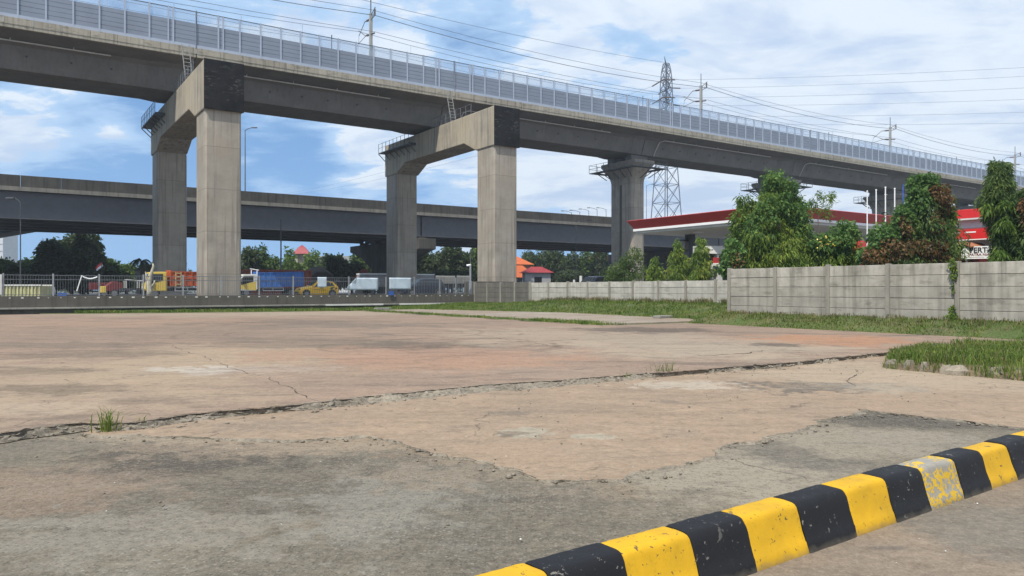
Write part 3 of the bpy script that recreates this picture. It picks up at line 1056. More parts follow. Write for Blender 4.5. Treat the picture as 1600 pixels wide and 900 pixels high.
def far_bank():
    while True:
        b = rng.uniform(25.2, 58.8)
        e = 29.3 + (b - 25) * 0.11 if b < 39 else 30.9 - (b - 39) * 0.33
        a = rng.uniform(e - 0.2, 35.7)
        if b > 52.8 or a > e - 0.2:
            return a, b


grass_patch(14000, uni(26.75, 28.7, 2, 25), bank_h, 0.03, 0.14, 0.022, clump=0.45, seed=1, lean=1.0)
grass_patch(2500, uni(27.4, 28.7, 4, 24), bank_h, 0.10, 0.26, 0.022, M['grass_dry'], seed=2, lean=0.8)
grass_patch(20000, far_bank, bank_h, 0.10, 0.26, 0.03, seed=3, lean=0.8)
grass_patch(2500, uni(35.0, 35.65, 26, 50), bank_h, 0.25, 0.55, 0.03, M['grass_dry'], seed=4)
grass_patch(2600, uni(22.0, 22.75, 25.6, 52), lambda a, b: 0.09, 0.10, 0.24, 0.026, seed=5, lean=0.7)
grass_patch(1400, uni(21.9, 23.4, 25.4, 31), lambda a, b: 0.09, 0.10, 0.24, 0.026, seed=5, lean=0.7)
grass_patch(9000, lambda: (lambda a: (a, rng.uniform(max(53.2, 58.0 - (a - 4) * 0.27), 58.8)))(rng.uniform(4, 35)), lambda a, b: bank_h(a, b) if a > 21.6 else 0.12, 0.10, 0.26, 0.035, seed=6, lean=0.8)


def mound_sampler():
    while True:
        a, b = rng.uniform(15.42, 23.4), rng.uniform(-2, 10.45)
        if b > 8.9 + (a - 15.5) * 0.5:
            continue
        if mnoise.noise(Vector((a * 0.55, b * 0.55, 21))) > 0.36 and a < 20 and b < 8:
            continue
        return a, b


grass_patch(32000, mound_sampler, mound_h, 0.08, 0.33, 0.016, clump=0.6, seed=7, lean=1.0)
grass_patch(5200, mound_sampler, mound_h, 0.10, 0.36, 0.013, M['grass_dry'], clump=0.6, seed=8, lean=0.8)
# a broken kerb of old concrete lumps shows along the foot of the mound
mb = MB()
for i in range(34):
    b = 8.8 - i * 0.38 + rng.uniform(-0.15, 0.15)
    a = 15.55 + rng.uniform(-0.12, 0.25)
    c = F(a, b, 0.06)
    s = rng.uniform(0.05, 0.20)
    ring = []
    for zz, k in ((-0.08, 1.1), (0.05, 1.15), (0.13, 0.75)):
        ring.append([c + Vector((math.cos(q * 0.785) * s * k * rng.uniform(0.75, 1.2), math.sin(q * 0.785) * s * 0.7 * k * rng.uniform(0.75, 1.2), zz * rng.uniform(0.8, 1.3))) for q in range(8)])
    mb.loft(ring)
tag(mb.build('broken_kerb_rubble', M['broken'], recalc=True), kind='stuff')


def tuft(px, py, z, n, h, spread, label, mat=None):
    c = G(px, py, z)
    pts = [(c.x + rng.normal() * spread, c.y + rng.normal() * spread * 0.5, z - 0.05) for i in range(n)]
    o = grass('grass_tuft', [(p[0] - c.x, p[1] - c.y, p[2] - c.z) for p in pts], rng.uniform(0.55, 1.15, n) * h, rng.uniform(0.6, 1.2, n) * 0.010, mat or M['grass'], 0.6)
    o.location = c
    tag(o, label, 'grass tuft', 'grass tufts growing in the slab joint')
    return o


tuft(168, 674, ZP, 60, 0.42, 0.08, 'largest grass tuft, growing in the left end of the broken slab joint')
tuft(221, 668, ZP, 12, 0.28, 0.03, 'thin sprig of grass in the joint just beside the largest tuft')
tuft(1037, 586, ZP, 60, 0.40, 0.12, 'tall upright grass tuft in the slab joint right of the middle')
tuft(975, 592, ZP, 30, 0.24, 0.11, 'short sparse grass tuft in the joint just left of the tall upright tuft')
tuft(950, 594, ZP, 16, 0.17, 0.07, 'lowest few blades of grass in the joint, left end of the sparse row')
tuft(478, 634, ZP, 8, 0.16, 0.03, 'few tiny blades of grass where two slab joints meet')
tuft(1430, 560, ZF, 30, 0.20, 0.25, 'low patch of grass at the joint end beside the grassy mound')

# ------------------------------------------------------------------ the painted kerb
bounds = [-0.45, 0.085, 0.62, 1.155, 1.69, 2.23, 2.74, 3.27, 3.77, 4.31, 4.88, 5.41, 5.93, 6.49, 6.99, 7.52, 8.06, 8.60, 9.13, 9.66, 10.19]
names_kerb = {4: 'yellow kerb block at the lower frame edge, nearest with only its top in view', 5: 'black kerb block between the nearest two yellow blocks, cut by the frame bottom',
              6: 'large yellow kerb block, second yellow from the near end, beside a chipped black one', 7: 'large black kerb block, second black from the near end of the kerb',
              8: 'yellow kerb block with a crack down its face, third yellow from the near end', 9: 'black kerb block with pale chips, third black from the near end',
              10: 'yellow kerb block right before the black block that touches the worn grey one', 11: 'black kerb block on the near side of the worn grey and yellow block',
              12: 'worn kerb block, paint mostly gone to bare grey concrete with yellow left', 13: 'black kerb block on the far side of the worn grey block',
              14: 'yellow kerb block between the last two black blocks in view', 15: 'black kerb block, last black one before the frame edge',
              16: 'last yellow kerb block in view, cut by the frame edge'}
for i in range(len(bounds) - 1):
    if i < 4 or i > 16:
        continue
    a0, a1 = bounds[i] + 0.002, bounds[i + 1] - 0.002
    yellow = i % 2 == 0
    mat = M['kerb_worn'] if i == 12 else (M['kerb_yellow'] if yellow else M['kerb_black'])
    g = 0.006 if not yellow else 0.0     # black paint lies over the yellow
    hj = rng.normal() * 0.004
    prof = [(2.985 - g, -0.03), (2.986 - g, 0.004), (3.004 - g, 0.066), (3.010 - g, 0.074), (3.032 - g, 0.14), (3.058 - g, 0.222 + hj), (3.069 - g, 0.258 + hj), (3.076, 0.278 + hj), (3.090, 0.293 + hj + g * 0.6), (3.108, 0.299 + hj + g * 0.7), (3.135, 0.301 + hj + g * 0.7), (3.19, 0.302 + hj + g * 0.7), (3.245, 0.300 + hj + g * 0.7), (3.268, 0.296 + hj + g * 0.5), (3.282, 0.283 + hj), (3.289, 0.262 + hj), (3.298 + g, 0.18), (3.31 + g, -0.03)]
    mb = MB()
    rows = []
    na = 26
    for s in range(na + 1):
        a = a0 + (a1 - a0) * s / na
        row = []
        endk = 1.0
        if s in (0, na):
            endk = 0.985
        a_s = a
        for (bb, zz) in prof:
            a = a_s
            q = Vector((a * 5, bb * 5, zz * 5))
            d = mnoise.noise(q) * 0.003 + mnoise.noise(q * 4) * 0.002 + mnoise.noise(q * 11) * 0.0012
            if s in (0, na):
                a = a + mnoise.noise(Vector((bb * 9, zz * 9, i * 0.5 if s == 0 else (i + 1) * 0.5))) * 0.016
            b2 = 3.15 + (bb - 3.15) * endk + 0.031 * (a - 5.0)
            z2 = zz * (endk if zz > 0 else 1)
            row.append(F(a, b2 + d, z2 + d * (1 if zz > 0.02 else 0)))
        rows.append(row)
    mb.loft(rows)
    o = mb.build('kerb_block', mat, smooth=True)
    md = o.modifiers.new('edge', 'EDGE_SPLIT')
    md.split_angle = R(50)
    tag(o, names_kerb[i], 'kerb block', 'black and yellow kerb blocks along the driveway')

# ------------------------------------------------------------------ raised road and yards
def slab_box(name, a0, a1, b0, b1, z0, z1, mat):
    mb = MB()
    mb.add([F(a0, b0, z0), F(a1, b0, z0), F(a1, b1, z0), F(a0, b1, z0), F(a0, b0, z1), F(a1, b0, z1), F(a1, b1, z1), F(a0, b1, z1)],
           [(0, 3, 2, 1), (4, 5, 6, 7), (0, 1, 5, 4), (1, 2, 6, 5), (2, 3, 7, 6), (3, 0, 4, 7)])
    tag(mb.build(name, mat), kind='structure')


ZR = 1.0
slab_box('road', -120, 420, 59.4, 160, -0.3, ZR, M['asphalt'])
slab_box('station_yard', 36.2, 220, -60, 59.3, -0.3, 1.0, M['yard'])

# ------------------------------------------------------------------ low wall with steel fence
w = thing('low_wall', 'low weathered grey wall with a projecting ledge along the far side of the lot', 'wall', F(0, 59, 0), PHI)
MB().box(-45, 35.75, 0.0, 0.30, 0.5, 1.25).build('wall_face', M['low_wall'], w, bevel=0.02)
MB().box(-45, 35.6, -0.38, 0.28, 0.38, 0.5).build('ledge', M['wall_ledge'], w, bevel=0.02)
MB().box(-45, 35.6, -0.12, 0.28, -0.2, 0.38).build('footing', M['low_wall'], w)
mb = MB()
for i in range(70):
    a = -14 + i * 0.72 + rng.uniform(-0.15, 0.15)
    s = rng.uniform(0.03, 0.09)
    mb.box(a - s, a + s, -0.012, 0.02, 1.13 - s * 0.5, 1.13 + s * 0.6)
mb.build('mortar_patch', M['offwhite'], w)
mb = MB()
for s0, s1 in ((21.5, 26.5), (28.0, 33.5)):
    mb.box(s0, s1, -0.41, -0.25, 0.375, 0.508)
mb.build('white_edge', M['offwhite'], w)

fc = thing('steel_fence', 'grey steel bar fence standing on top of the low wall', 'fence', F(0, 59.15, 1.25), PHI)
zt = 1.42
mb = MB()
a = -16.0
while a < 35.3:
    mb.box(a - 0.009, a + 0.009, -0.01, 0.01, 0.08, zt - 0.02)
    a += 0.155
mb.build('bars', M['grey_steel'], fc)
mb = MB()
for z in (0.09, zt - 0.32, zt - 0.03):
    mb.box(-16, 35.3, -0.02, 0.02, z - 0.02, z + 0.02)
mb.build('rails', M['grey_steel'], fc)
pl = [a_at(x, 59.15) for x in (-60, 5, 83, 155, 224, 286, 345, 458, 603, 647, 687, 712)] + [a_at(405, 59.15), a_at(545, 59.15)]
for a in pl:
    MB().box(a - 0.05, a + 0.05, -0.045, 0.045, -0.02, zt + 0.08).build('post', M['galv'], fc)
a = a_at(0, 59.1)
MB().box(a - 0.18, a + 0.1, -0.10, -0.06, 0.1, zt).build('pale_plate', M['offwhite'], fc)
# the white pole knocked over against the bars and a limp strip of cloth
o = MB().tube(F(a_at(120, 59), 58.98, h_at(455, 51)), F(a_at(128, 58.9), 58.9, h_at(430, 51)), 0.035).build('leaning_pole', M['white'])
tag(o, 'thin white pole leaning against the steel fence', 'pole')
pts = []
for i in range(9):
    s = i / 8
    px = 128 + 24 * s
    pts.append(F(a_at(px, 58.95), 58.95, h_at(431.5 + 3.5 * math.sin(s * math.pi) + s, 51.5)))
tag(MB().path(pts, 0.05, 6).build('cloth_strip', M['white']), 'limp white strip of cloth hanging between the leaning pole and the fence', 'cloth')


def sheet_on_fence(x0, x1, y0, y1, label, mat, slant=0, folds=0.03):
    b = 59.0
    a0, a1 = a_at(x0, b), a_at(x1, b)
    d = F((a0 + a1) / 2, b).y
    z0, z1 = h_at(y1, d), h_at(y0, d)
    rows = []
    for j in range(9):
        f = j / 8
        z = z0 + (z1 - z0) * f
        row = []
        for i in range(19):
            s = i / 18
            aa = a0 + (a1 - a0) * (s if not slant else max(s, min(1, slant * f)) * 1.0)
            row.append(F(aa, b - 0.03 - folds * (1 + math.sin(i * 1.3 + j * 0.5 + slant * 3)), z))
        rows.append(row)
    mb = MB()
    mb.loft(rows, cap=False, closed=False)
    o = mb.build('fence_sheet', mat, smooth=True)
    md = o.modifiers.new('thick', 'SOLIDIFY')
    md.thickness = 0.012
    tag(o, label, 'plastic sheet', 'pale sheets tied to the steel fence')


sheet_on_fence(496, 510, 433, 449, 'narrow pale blue sheet tied to the fence in front of the yellow car', M['tarp'], 0, 0.005)
sheet_on_fence(538, 590, 434, 453, 'draped pale sheet with a slanting torn edge tied to the fence', M['tarp'], 0.36, 0.05)
sheet_on_fence(608, 642, 434, 452, 'rectangular pale blue sheet tied to the fence in front of the concrete column', M['tarp'], 0, 0.01)
o = MB().box(-0.22, 0.22, -0.03, 0.03, -0.12, 0.22).build('blue_board', M['blue'])
place(o, F(a_at(611, 58.9), 58.86, 1.32), PHI)
tag(o, 'small blue board hanging on the low wall below the rectangular sheet', 'board')

# ------------------------------------------------------------------ precast panel walls


def panel_wall(name, label, a, b_hi, b_lo, z0, ztop, bays, mat, postmat, rows, thick=0.07, lean=0.0, cap=None):
    L = (b_hi - b_lo)
    t = thing(name, label, 'wall', F(a, b_hi, 0), PHI)
    step = L / bays
    ph = (ztop - z0) / rows
    for i in range(bays):
        y0 = -i * step
        mb = MB()
        for r in range(rows):
            j = rng.normal() * 0.008
            mb.box(-thick / 2 + j - 0.01, thick / 2 + j, y0 - step + 0.07, y0 - 0.07, z0 + r * ph + 0.006, z0 + (r + 1) * ph - 0.010)
        mb.box(0.04, 0.055, y0 - step + 0.06, y0 - 0.06, z0, ztop - 0.02)
        mb.build('panel', mat, t, bevel=0.012, seg=1)
    for i in range(bays + 1):
        y0 = -i * step
        j = rng.normal() * 0.02
        MB().box(-0.11, 0.10, y0 - 0.085, y0 + 0.085, z0 - 0.3, ztop + 0.04 + j).build('post', postmat, t, bevel=0.015, seg=1)
    return t


panel_wall('precast_wall', 'tall grey precast panel wall with five rows, nearest along the grass bank', 28.7, 24.0, 3.3, 0.50, 2.67, 8, M['panel_near'], M['fence_post'], 5)
t = thing('precast_wall', 'short return of the tall precast panel wall running back from its far end', 'wall', F(28.85, 24.0, 0), PHI)
mb = MB()
for r in range(5):
    mb.box(0.0, 6.7, -0.04, 0.04, 0.5 + r * 0.43, 0.5 + (r + 1) * 0.43 - 0.01)
mb.build('panel', M['panel_near'], t)
MB().box(3.3, 3.45, -0.09, 0.09, 0.2, 2.68).build('post', M['fence_post'], t)
panel_wall('precast_wall', 'lower pale precast panel wall with four rows behind the grass, below the canopy', 35.7, 50.1, 23.7, 0.60, 2.24, 11, M['panel_far'], M['fence_post'], 4)
panel_wall('precast_wall', 'dark grey precast panel wall between the low wall and the pale panels', 35.72, 59.0, 50.3, 0.55, 2.28, 4, M['panel_dark'], M['fence_post'], 4)
o = MB().box(0, 5.6, 0, 0.25, 1.0, 2.45).build('concrete_barrier', M['low_wall'], bevel=0.03)
place(o, F(36.0, 61.2), PHI)
tag(o, 'dark concrete barrier behind the corner where the two grey walls meet', 'barrier')

# bricks and a loose block on the pale slab
o = MB().box(-0.2, 0.2, -0.1, 0.1, 0, 0.1).build('loose_brick', M['orange_tile'], bevel=0.01)
place(o, F(28.9, 25.7, ZS), PHI + 0.5)
tag(o, 'loose orange brick near the corner of the pale slab', 'brick')
o = MB().box(-0.55, 0.55, -0.25, 0.25, 0, 0.14).build('loose_block', M['wall_ledge'], bevel=0.03)
place(o, F(29.3, 29.0, 0.16), PHI + 0.1)
tag(o, 'flat pale concrete block lying in the grass at the slab edge', 'block')
o = MB().box(-0.6, 0.6, -0.3, 0.3, 0, 0.16).build('loose_block', M['wall_ledge'], bevel=0.03)
place(o, G(598, 484, 0.12), PHI)
tag(o, 'grey concrete block lying in the grass before the low wall', 'block')

# ------------------------------------------------------------------ railway viaduct
BV0, BV1, BC = 71.5, 84.0, 77.75
Z_SOF, Z_EDGE0, Z_EDGE1 = 19.9, 22.35, 23.15
JOINTS = [-44.0, -18.0, 14.3, 40.7, 71.7, 104.2, 136.6, 169.0, 201.5, 234.0]
M['ladder'] = paint('dull ladder steel', (0.26, 0.26, 0.25), 0.6)
span_names = ['beyond the left frame edge', 'at the left frame edge', 'between the two portal frames', 'right of the second portal frame',
              'above the red canopy', 'above the tallest climbing tree', 'behind the withered vine tree',
              'behind the dense dark column shaped tree', 'farthest in view']


def girder(a0, a1, where):
    L = a1 - a0
    t = thing('viaduct_span', 'grey box girder span ' + where, 'viaduct span', F(a0, BC, 0), PHI, 'box girder spans of the rail viaduct')
    hw = 6.25

    def sec(x, wtop, wbot, zb):
        # half widths from the centre
        pts = [(-hw, Z_EDGE0 + 0.02), (-wtop - 0.5, 22.15), (-wtop, 21.85), (-wbot - 0.15, zb + 0.35), (-wbot, zb + 0.05), (-wbot + 0.25, zb),
               (wbot - 0.25, zb), (wbot, zb + 0.05), (wbot + 0.15, zb + 0.35), (wtop, 21.85), (wtop + 0.5, 22.15), (hw, Z_EDGE0 + 0.02), (hw, 22.75), (-hw, 22.75)]
        return [(x, y, z) for y, z in pts]
    rows = [sec(0.05, 3.45, 2.75, 19.86), sec(1.9, 3.45, 2.75, 19.86), sec(3.4, 3.05, 2.45, 19.95), sec(L - 3.4, 3.05, 2.45, 19.95), sec(L - 1.9, 3.45, 2.75, 19.86), sec(L - 0.05, 3.45, 2.75, 19.86)]
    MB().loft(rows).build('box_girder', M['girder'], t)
    # edge beams, cast in one metre lengths
    for s in (-1, 1):
        mb = MB()
        x = 0.04
        while x < L - 0.06:
            x1 = min(x + 1.98, L - 0.04)
            j = rng.normal() * 0.008
            y0, y1 = (s * hw - 0.16 + j, s * hw + 0.14 + j)
            mb.box(x, x1, y0, y1, Z_EDGE0 + 0.26, Z_EDGE1 + abs(j))
            mb.box(x, x1, y0 + 0.03, y1 - 0.035, Z_EDGE0 - 0.02, Z_EDGE0 + 0.26)
            x = x1 + 0.02
        mb.build('edge_beam', M['deck_edge'], t)
    mb = MB()
    y = -3.75
    zz = 22.02
    mb.path([(2.3, -2.75, 19.9), (2.35, -3.05, 20.6), (2.7, -3.52, 21.75), (3.3, y - 0.15, 21.98), (L - 6.5, y - 0.15, 21.98)], 0.06, 6)
    for i in range(int((L - 8) / 4.5)):
        mb.box(5 + i * 4.5 - 0.03, 5 + i * 4.5 + 0.03, y - 0.2, y - 0.1, 22.0, 22.25)
    mb.build('drain_pipe', M['white_pipe'], t)
    for i in range(int((L - 7) / 3.1)):
        x = 4.2 + i * 3.1 + rng.uniform(-0.3, 0.3)
        MB().tube((x, -2.94, 21.1), (x, -2.5, 21.1), 0.085, 8).build('vent_hole', M['dark'], t)
    return t


for i in range(len(JOINTS) - 1):
    girder(JOINTS[i], JOINTS[i + 1], span_names[i])

# noise barrier: one length per span, on the near edge of the deck


def barrier(a0, a1, where):
    L = a1 - a0
    t = thing('noise_barrier', 'blue grey noise barrier on the rail viaduct ' + where, 'noise barrier', F(a0, BV0, Z_EDGE1), PHI, 'noise barriers along the rail viaduct')
    n = max(1, round(L / 1.95))
    st = L / n
    z1, z2 = 2.25, 3.30
    mb = MB()
    mc = MB()
    mt = MB()
    ms = MB()
    for i in range(n):
        x0, x1 = i * st + 0.06, (i + 1) * st - 0.06
        for r in range(5):
            h = (z1 - 0.30) / 5
            j = rng.normal() * 0.004
            mb.box(x0, x1, 0.0 + j, 0.10 + j, 0.30 + r * h + 0.004, 0.30 + (r + 1) * h - 0.022)
        ms.box(x0, x1, -0.06, 0.06, 0.03, 0.285)
        mc.box(x0, x1, 0.04, 0.055, z1 + 0.02, z2 - 0.05)
        mt.box(x0, x1, 0.015, 0.085, z2 - 0.05, z2)
    mb.build('sound_panels', M['barrier_panel'], t)
    ms.build('base_rail', M['barrier_post'], t)
    mc.build('clear_panels', M['clear'], t)
    mt.build('top_rail', M['dark_rail'], t)
    for i in range(n + 1):
        x = i * st
        MB().box(x - 0.06, x + 0.06, -0.07, 0.12, 0.0, z2 + 0.04).build('post', M['barrier_post'], t)
    if n > 8:
        for x in (2.3, L - 2.3):
            MB().box(x - 0.05, x + 0.05, -0.07, 0.12, 0.0, z2 + 0.04).build('post', M['barrier_post'], t)


for i in range(len(JOINTS) - 1):
    barrier(JOINTS[i], JOINTS[i + 1], span_names[i])


def portal(ac, label):
    t = thing('portal_frame', label, 'portal frame', F(ac, 61.3, 0), PHI)
    hw = 1.36

    def col(y0, y1):
        c = 0.14
        prof = [(-hw + c, y0), (hw - c, y0), (hw, y0 + c), (hw, y1 - c), (hw - c, y1), (-hw + c, y1), (-hw, y1 - c), (-hw, y0 + c)]
        return MB().prism([(p, q) for p, q in prof], 0.2, 15.62, 'z')
    col(0.2, 3.4).build('column', M['pier'], t)
    col(21.9, 25.0).build('column', M['pier'], t)
    b = hw + 0.12
    prof = [(0.0, 15.62), (3.5, 15.62), (5.8, 16.65), (19.5, 16.65), (21.8, 15.62), (25.1, 15.62), (25.1, 19.45), (0.0, 19.45)]
    MB().prism(prof, -b, b, 'x').build('cross_beam', M['beam'], t, bevel=0.08)
    MB().box(-b - 0.02, b + 0.02, -0.07, 0.03, 15.60, 19.47).build('black_end_face', M['bitumen'], t, bevel=0.05)
    MB().box(-0.6, 0.6, 14.2, 18.7, 19.45, 19.82).build('bearing_block', M['girder'], t)
    # rail along the top of the beam, on both edges
    for s in (-1, 1):
        mb = MB()
        y = 4.5
        while y < 13:
            mb.tube((s * (b - 0.1), y, 19.4), (s * (b - 0.1), y, 20.5), 0.03, 5)
            y += 1.05
        for z in (19.95, 20.48):
            mb.tube((s * (b - 0.1), 4.5, z), (s * (b - 0.1), 12.6, z), 0.022, 5)
        mb.build('handrail', M['grey_steel'], t)
    # steel walkway bracketed on the side face at the far end
    for s in (-1, 1):
        mb = MB()
        x0, x1 = (s * b, s * (b + 0.9))
        lo, hi = min(x0, x1), max(x0, x1)
        mb.box(lo, hi, 16.6, 25.0, 18.35, 18.45)
        mb.box(lo, hi, 16.6, 16.66, 18.2, 18.45)
        for i in range(7):
            y = 16.7 + i * 1.38
            mb.tube((x0, y, 17.5), (x1, y, 18.35), 0.05, 5)
        mb.build('walkway', M['dark_steel'], t)
        mb = MB()
        for i in range(9):
            y = 16.7 + i * 1.03
            mb.tube((x1, y, 18.4), (x1, y, 19.55), 0.03, 5)
        mb.tube((x1, 16.7, 19.5), (x1, 24.95, 19.5), 0.02, 5)
        mb.tube((x1, 16.7, 19.0), (x1, 24.95, 19.0), 0.02, 5)
        mb.build('walkway_rail', M['dark_steel'], t)
    MB().tube((hw + 0.10, 22.6, 0.9), (hw + 0.10, 22.6, 15.6), 0.09, 8).build('downpipe', M['galv'], t)
    return t


portal(14.3, 'left concrete portal frame with a black faced beam end, nearest to the camera')
portal(40.75, 'second concrete portal frame with a black faced beam end, at the middle')


def ladder(a, b, label, lean):
    t = thing('access_ladder', label, 'ladder', F(a, b, 19.45), PHI, 'access ladders under the viaduct edge')
    for s in (-0.3, 0.3):
        MB().tube((s, 0, 0), (s + lean, 0.5, 3.5), 0.04, 5).build('rail', M['ladder'], t)
    mb = MB()
    for i in range(10):
        f = (i + 0.7) / 10.5
        mb.tube((-0.3 + lean * f, 0.5 * f, 3.5 * f), (0.3 + lean * f, 0.5 * f, 3.5 * f), 0.03, 5)
    mb.build('rungs', M['ladder'], t)


ladder(13.4, 69.7, 'steel ladder from the left portal beam up to the deck edge', -0.25)
ladder(39.9, 70.3, 'steel ladder from the second portal beam up to the deck edge', -0.3)


def rring(hx, hy, z, r, n=5):
    out = []
    for cx, cy, a0 in ((hx - r, hy - r, 0), (-hx + r, hy - r, 90), (-hx + r, -hy + r, 180), (hx - r, -hy + r, 270)):
        for i in range(n):
            th = R(a0 + 90 * i / (n - 1))
            out.append((cx + r * math.cos(th), cy + r * math.sin(th), z))
    return out


def pier(a, label):
    t = thing('viaduct_pier', label, 'pier', F(a, BC, 0), PHI, 'flared single piers of the rail viaduct')
    MB().loft([rring(1.2, 2.3, 0.2, 0.55), rring(1.2, 2.3, 16.2, 0.55)]).build('shaft', M['pier'], t)
    MB().box(-1.23, -1.19, -0.22, 0.22, 0.6, 16.0).build('drain_recess', M['low_wall'], t)
    rows = [rring(1.2, 2.3, 16.2, 0.55)]
    for i in range(1, 7):
        f = i / 6
        g = f ** 1.7
        rows.append(rring(1.2 + 0.75 * g, 2.3 + 1.35 * g, 16.2 + 2.5 * f, 0.6))
    rows.append(rring(1.95, 3.65, 19.1, 0.6))
    MB().loft(rows).build('flared_cap', M['pier'], t)
    MB().box(-1.5, 1.5, -2.4, -1.2, 19.1, 19.86).build('bearing_block', M['girder'], t)
    MB().box(-1.5, 1.5, 1.2, 2.4, 19.1, 19.86).build('bearing_block', M['girder'], t)
    mb = MB()
    hx, hy = 3.0, 4.6
    for x0, x1, y0, y1 in ((-hx, -2.1, -hy, hy), (2.1, hx, -hy, hy), (-2.1, 2.1, -hy, -3.75), (-2.1, 2.1, 3.75, hy)):
        mb.box(x0, x1, y0, y1, 17.95, 18.05)
    for y in (-3.2, -1.6, 0, 1.6, 3.2):
        for s in (-1, 1):
            mb.tube((s * 1.5, y * 0.8, 16.9), (s * hx, y, 17.95), 0.06, 5)
    for s in (-1, 1):
        mb.tube((0, s * 2.6, 16.8), (0, s * hy, 17.95), 0.06, 5)
    mb.build('walkway', M['dark_steel'], t)
    mb = MB()
    loop = [(-hx, -hy), (hx, -hy), (hx, hy), (-hx, hy)]
    for i in range(4):
        p, q = loop[i], loop[(i + 1) % 4]
        n = 4 if i % 2 == 0 else 6
        for k in range(n):
            x, y = p[0] + (q[0] - p[0]) * k / n, p[1] + (q[1] - p[1]) * k / n
            mb.tube((x, y, 18.0), (x, y, 19.15), 0.035, 5)
        for z in (18.6, 19.12):
            mb.tube((*p, z), (*q, z), 0.025, 5)
    mb.build('walkway_rail', M['grey_steel'], t)


pier(71.7, 'flared concrete pier standing left of the red canopy')
pier(104.2, 'flared concrete pier half hidden behind the tallest climbing tree')
pier(136.6, 'flared concrete pier behind the row of flagpoles')
pier(169.0, 'flared concrete pier behind the shop with the red top band')
pier(201.5, 'farthest flared concrete pier, hidden behind the dense dark tree')
pier(-18.0, 'flared concrete pier beyond the left end of the low wall')

# ------------------------------------------------------------------ catenary


def mast(a, b, ztop, inward, label, big=True):
    t = thing('catenary_mast', label, 'catenary mast', F(a, b, 22.7), PHI, 'catenary masts on the rail viaduct')
    H = ztop - 22.7
    hb = H - 1.7 if big else H - 1.5
    MB().box(-0.14, 0.14, -0.16, 0.16, 0, hb).build('pole', M['mast'], t)
    MB().tube((0, 0, hb), (0, 0, H), 0.055, 6).build('top_rod', M['dark_steel'], t)
    s = inward
    mb = MB()
    mb.tube((0, s * 0.1, hb - 0.6), (0, s * 1.6, hb - 0.45), 0.05, 6)
    mb.tube((0, s * 1.6, hb - 0.45), (0, s * 3.2, hb - 1.5), 0.035, 6)
    mb.tube((0, s * 0.1, hb - 2.2), (0, s * 1.5, hb - 2.0), 0.05, 6)
    mb.tube((0, s * 1.4, hb - 2.0), (0, s * 3.3, hb - 0.9), 0.035, 6)
    mb.tube((0, s * 1.5, hb - 2.05), (0, s * 3.4, hb - 2.35), 0.03, 6)
    mb.tube((0, s * 3.2, hb - 1.5), (0, s * 3.3, hb - 2.4), 0.018, 5)
    mb.build('cantilever', M['dark_steel'], t)
    for p, q, rr in (((0, s * 0.25, hb - 0.58), (0, s * 1.0, hb - 0.5), 0.12), ((0, s * 0.25, hb - 2.18), (0, s * 1.0, hb - 2.07), 0.12),
                     ((0, -s * 1.05, hb + 0.15), (0, -s * 1.05, hb - 0.55), 0.09), ((0, -s * 0.2, hb - 2.25), (0, -s * 0.9, hb - 2.35), 0.09)):
        MB().tube(p, q, rr, 8).build('insulator', M['insulator'], t)
    mb = MB()
    mb.tube((0, 0, hb - 0.25), (0, -s * 1.15, hb + 0.3), 0.04, 6)
    mb.tube((0, 0, hb - 0.7), (0, -s * 1.05, hb - 0.55), 0.04, 6)
    mb.tube((0, -s * 1.1, hb + 0.25), (0, -s * 0.5, hb - 0.6), 0.025, 6)
    mb.build('feeder_bracket', M['dark_steel'], t)


near_m = [-17.6, 32.3, 83.0, 132.4, 181.6, 231.0]
far_m = [-17.5, 31.0, 79.3, 126.0, 173.0, 221.0]
near_l = ['near side catenary mast beyond the left frame edge', 'tallest looking catenary mast, on the near track above the second span', 'catenary mast just right of the lattice pylon', 'catenary mast with a cluster of insulators above the climbing tree',
          'small catenary mast beside the dense dark tree at the right', 'farthest near side catenary mast']
far_l = ['far side catenary mast beyond the left frame edge', 'short looking catenary mast rising behind the barrier, left of the tallest one', 'short looking catenary mast behind the barrier, left of the lattice pylon', 'short looking far track mast between the pylon and the insulator mast',
         'short looking far track mast before the dense dark tree', 'farthest far side catenary mast']
for a, l in zip(near_m, near_l):
    mast(a, 74.6, 32.6, 1, l)
for a, l in zip(far_m, far_l):
    mast(a, 82.6, 30.6, -1, l)


def wire(name, pts, r, label, group, cat='wire'):
    tag(MB().path(pts, r, 4).build(name, M['faint_wire' if cat == 'power line' else 'wire']), label, cat, group)


def sagged(masts, b, z, sag, n=8, zig=0.0):
    pts = []
    for i in range(len(masts) - 1):
        for k in range(n):
            f = k / n
            pts.append(F(masts[i] + (masts[i + 1] - masts[i]) * f, b + zig * (1 - 2 * f) * (1 if i % 2 else -1), z - sag * 4 * f * (1 - f)))
    pts.append(F(masts[-1], b, z))
    return pts


gw = 'overhead wires along the rail viaduct'
wire('feeder_wire', sagged(near_m, 73.5, 30.35, 1.0), 0.034, 'thick dark feeder wire hung from the outer brackets of the near masts', gw)
wire('ground_wire', sagged(near_m, 74.6, 31.3, 0.8), 0.022, 'thin earth wire clipped high on the near masts', gw)
wire('messenger_wire', sagged(near_m, 77.9, 29.9, 0.9), 0.022, 'sagging messenger wire over the near track', gw)
wire('contact_wire', sagged(near_m, 78.0, 28.4, 0.05, 4, 0.2), 0.020, 'level contact wire over the near track', gw)
wire('messenger_wire', sagged(far_m, 79.5, 29.0, 0.9), 0.020, 'sagging messenger wire over the far track', gw)
wire('contact_wire', sagged(far_m, 79.4, 27.6, 0.05, 4, 0.2), 0.018, 'level contact wire over the far track', gw)
wire('feeder_wire', sagged(far_m, 83.7, 28.9, 0.9), 0.022, 'thinner feeder wire hung outside the far masts', gw)
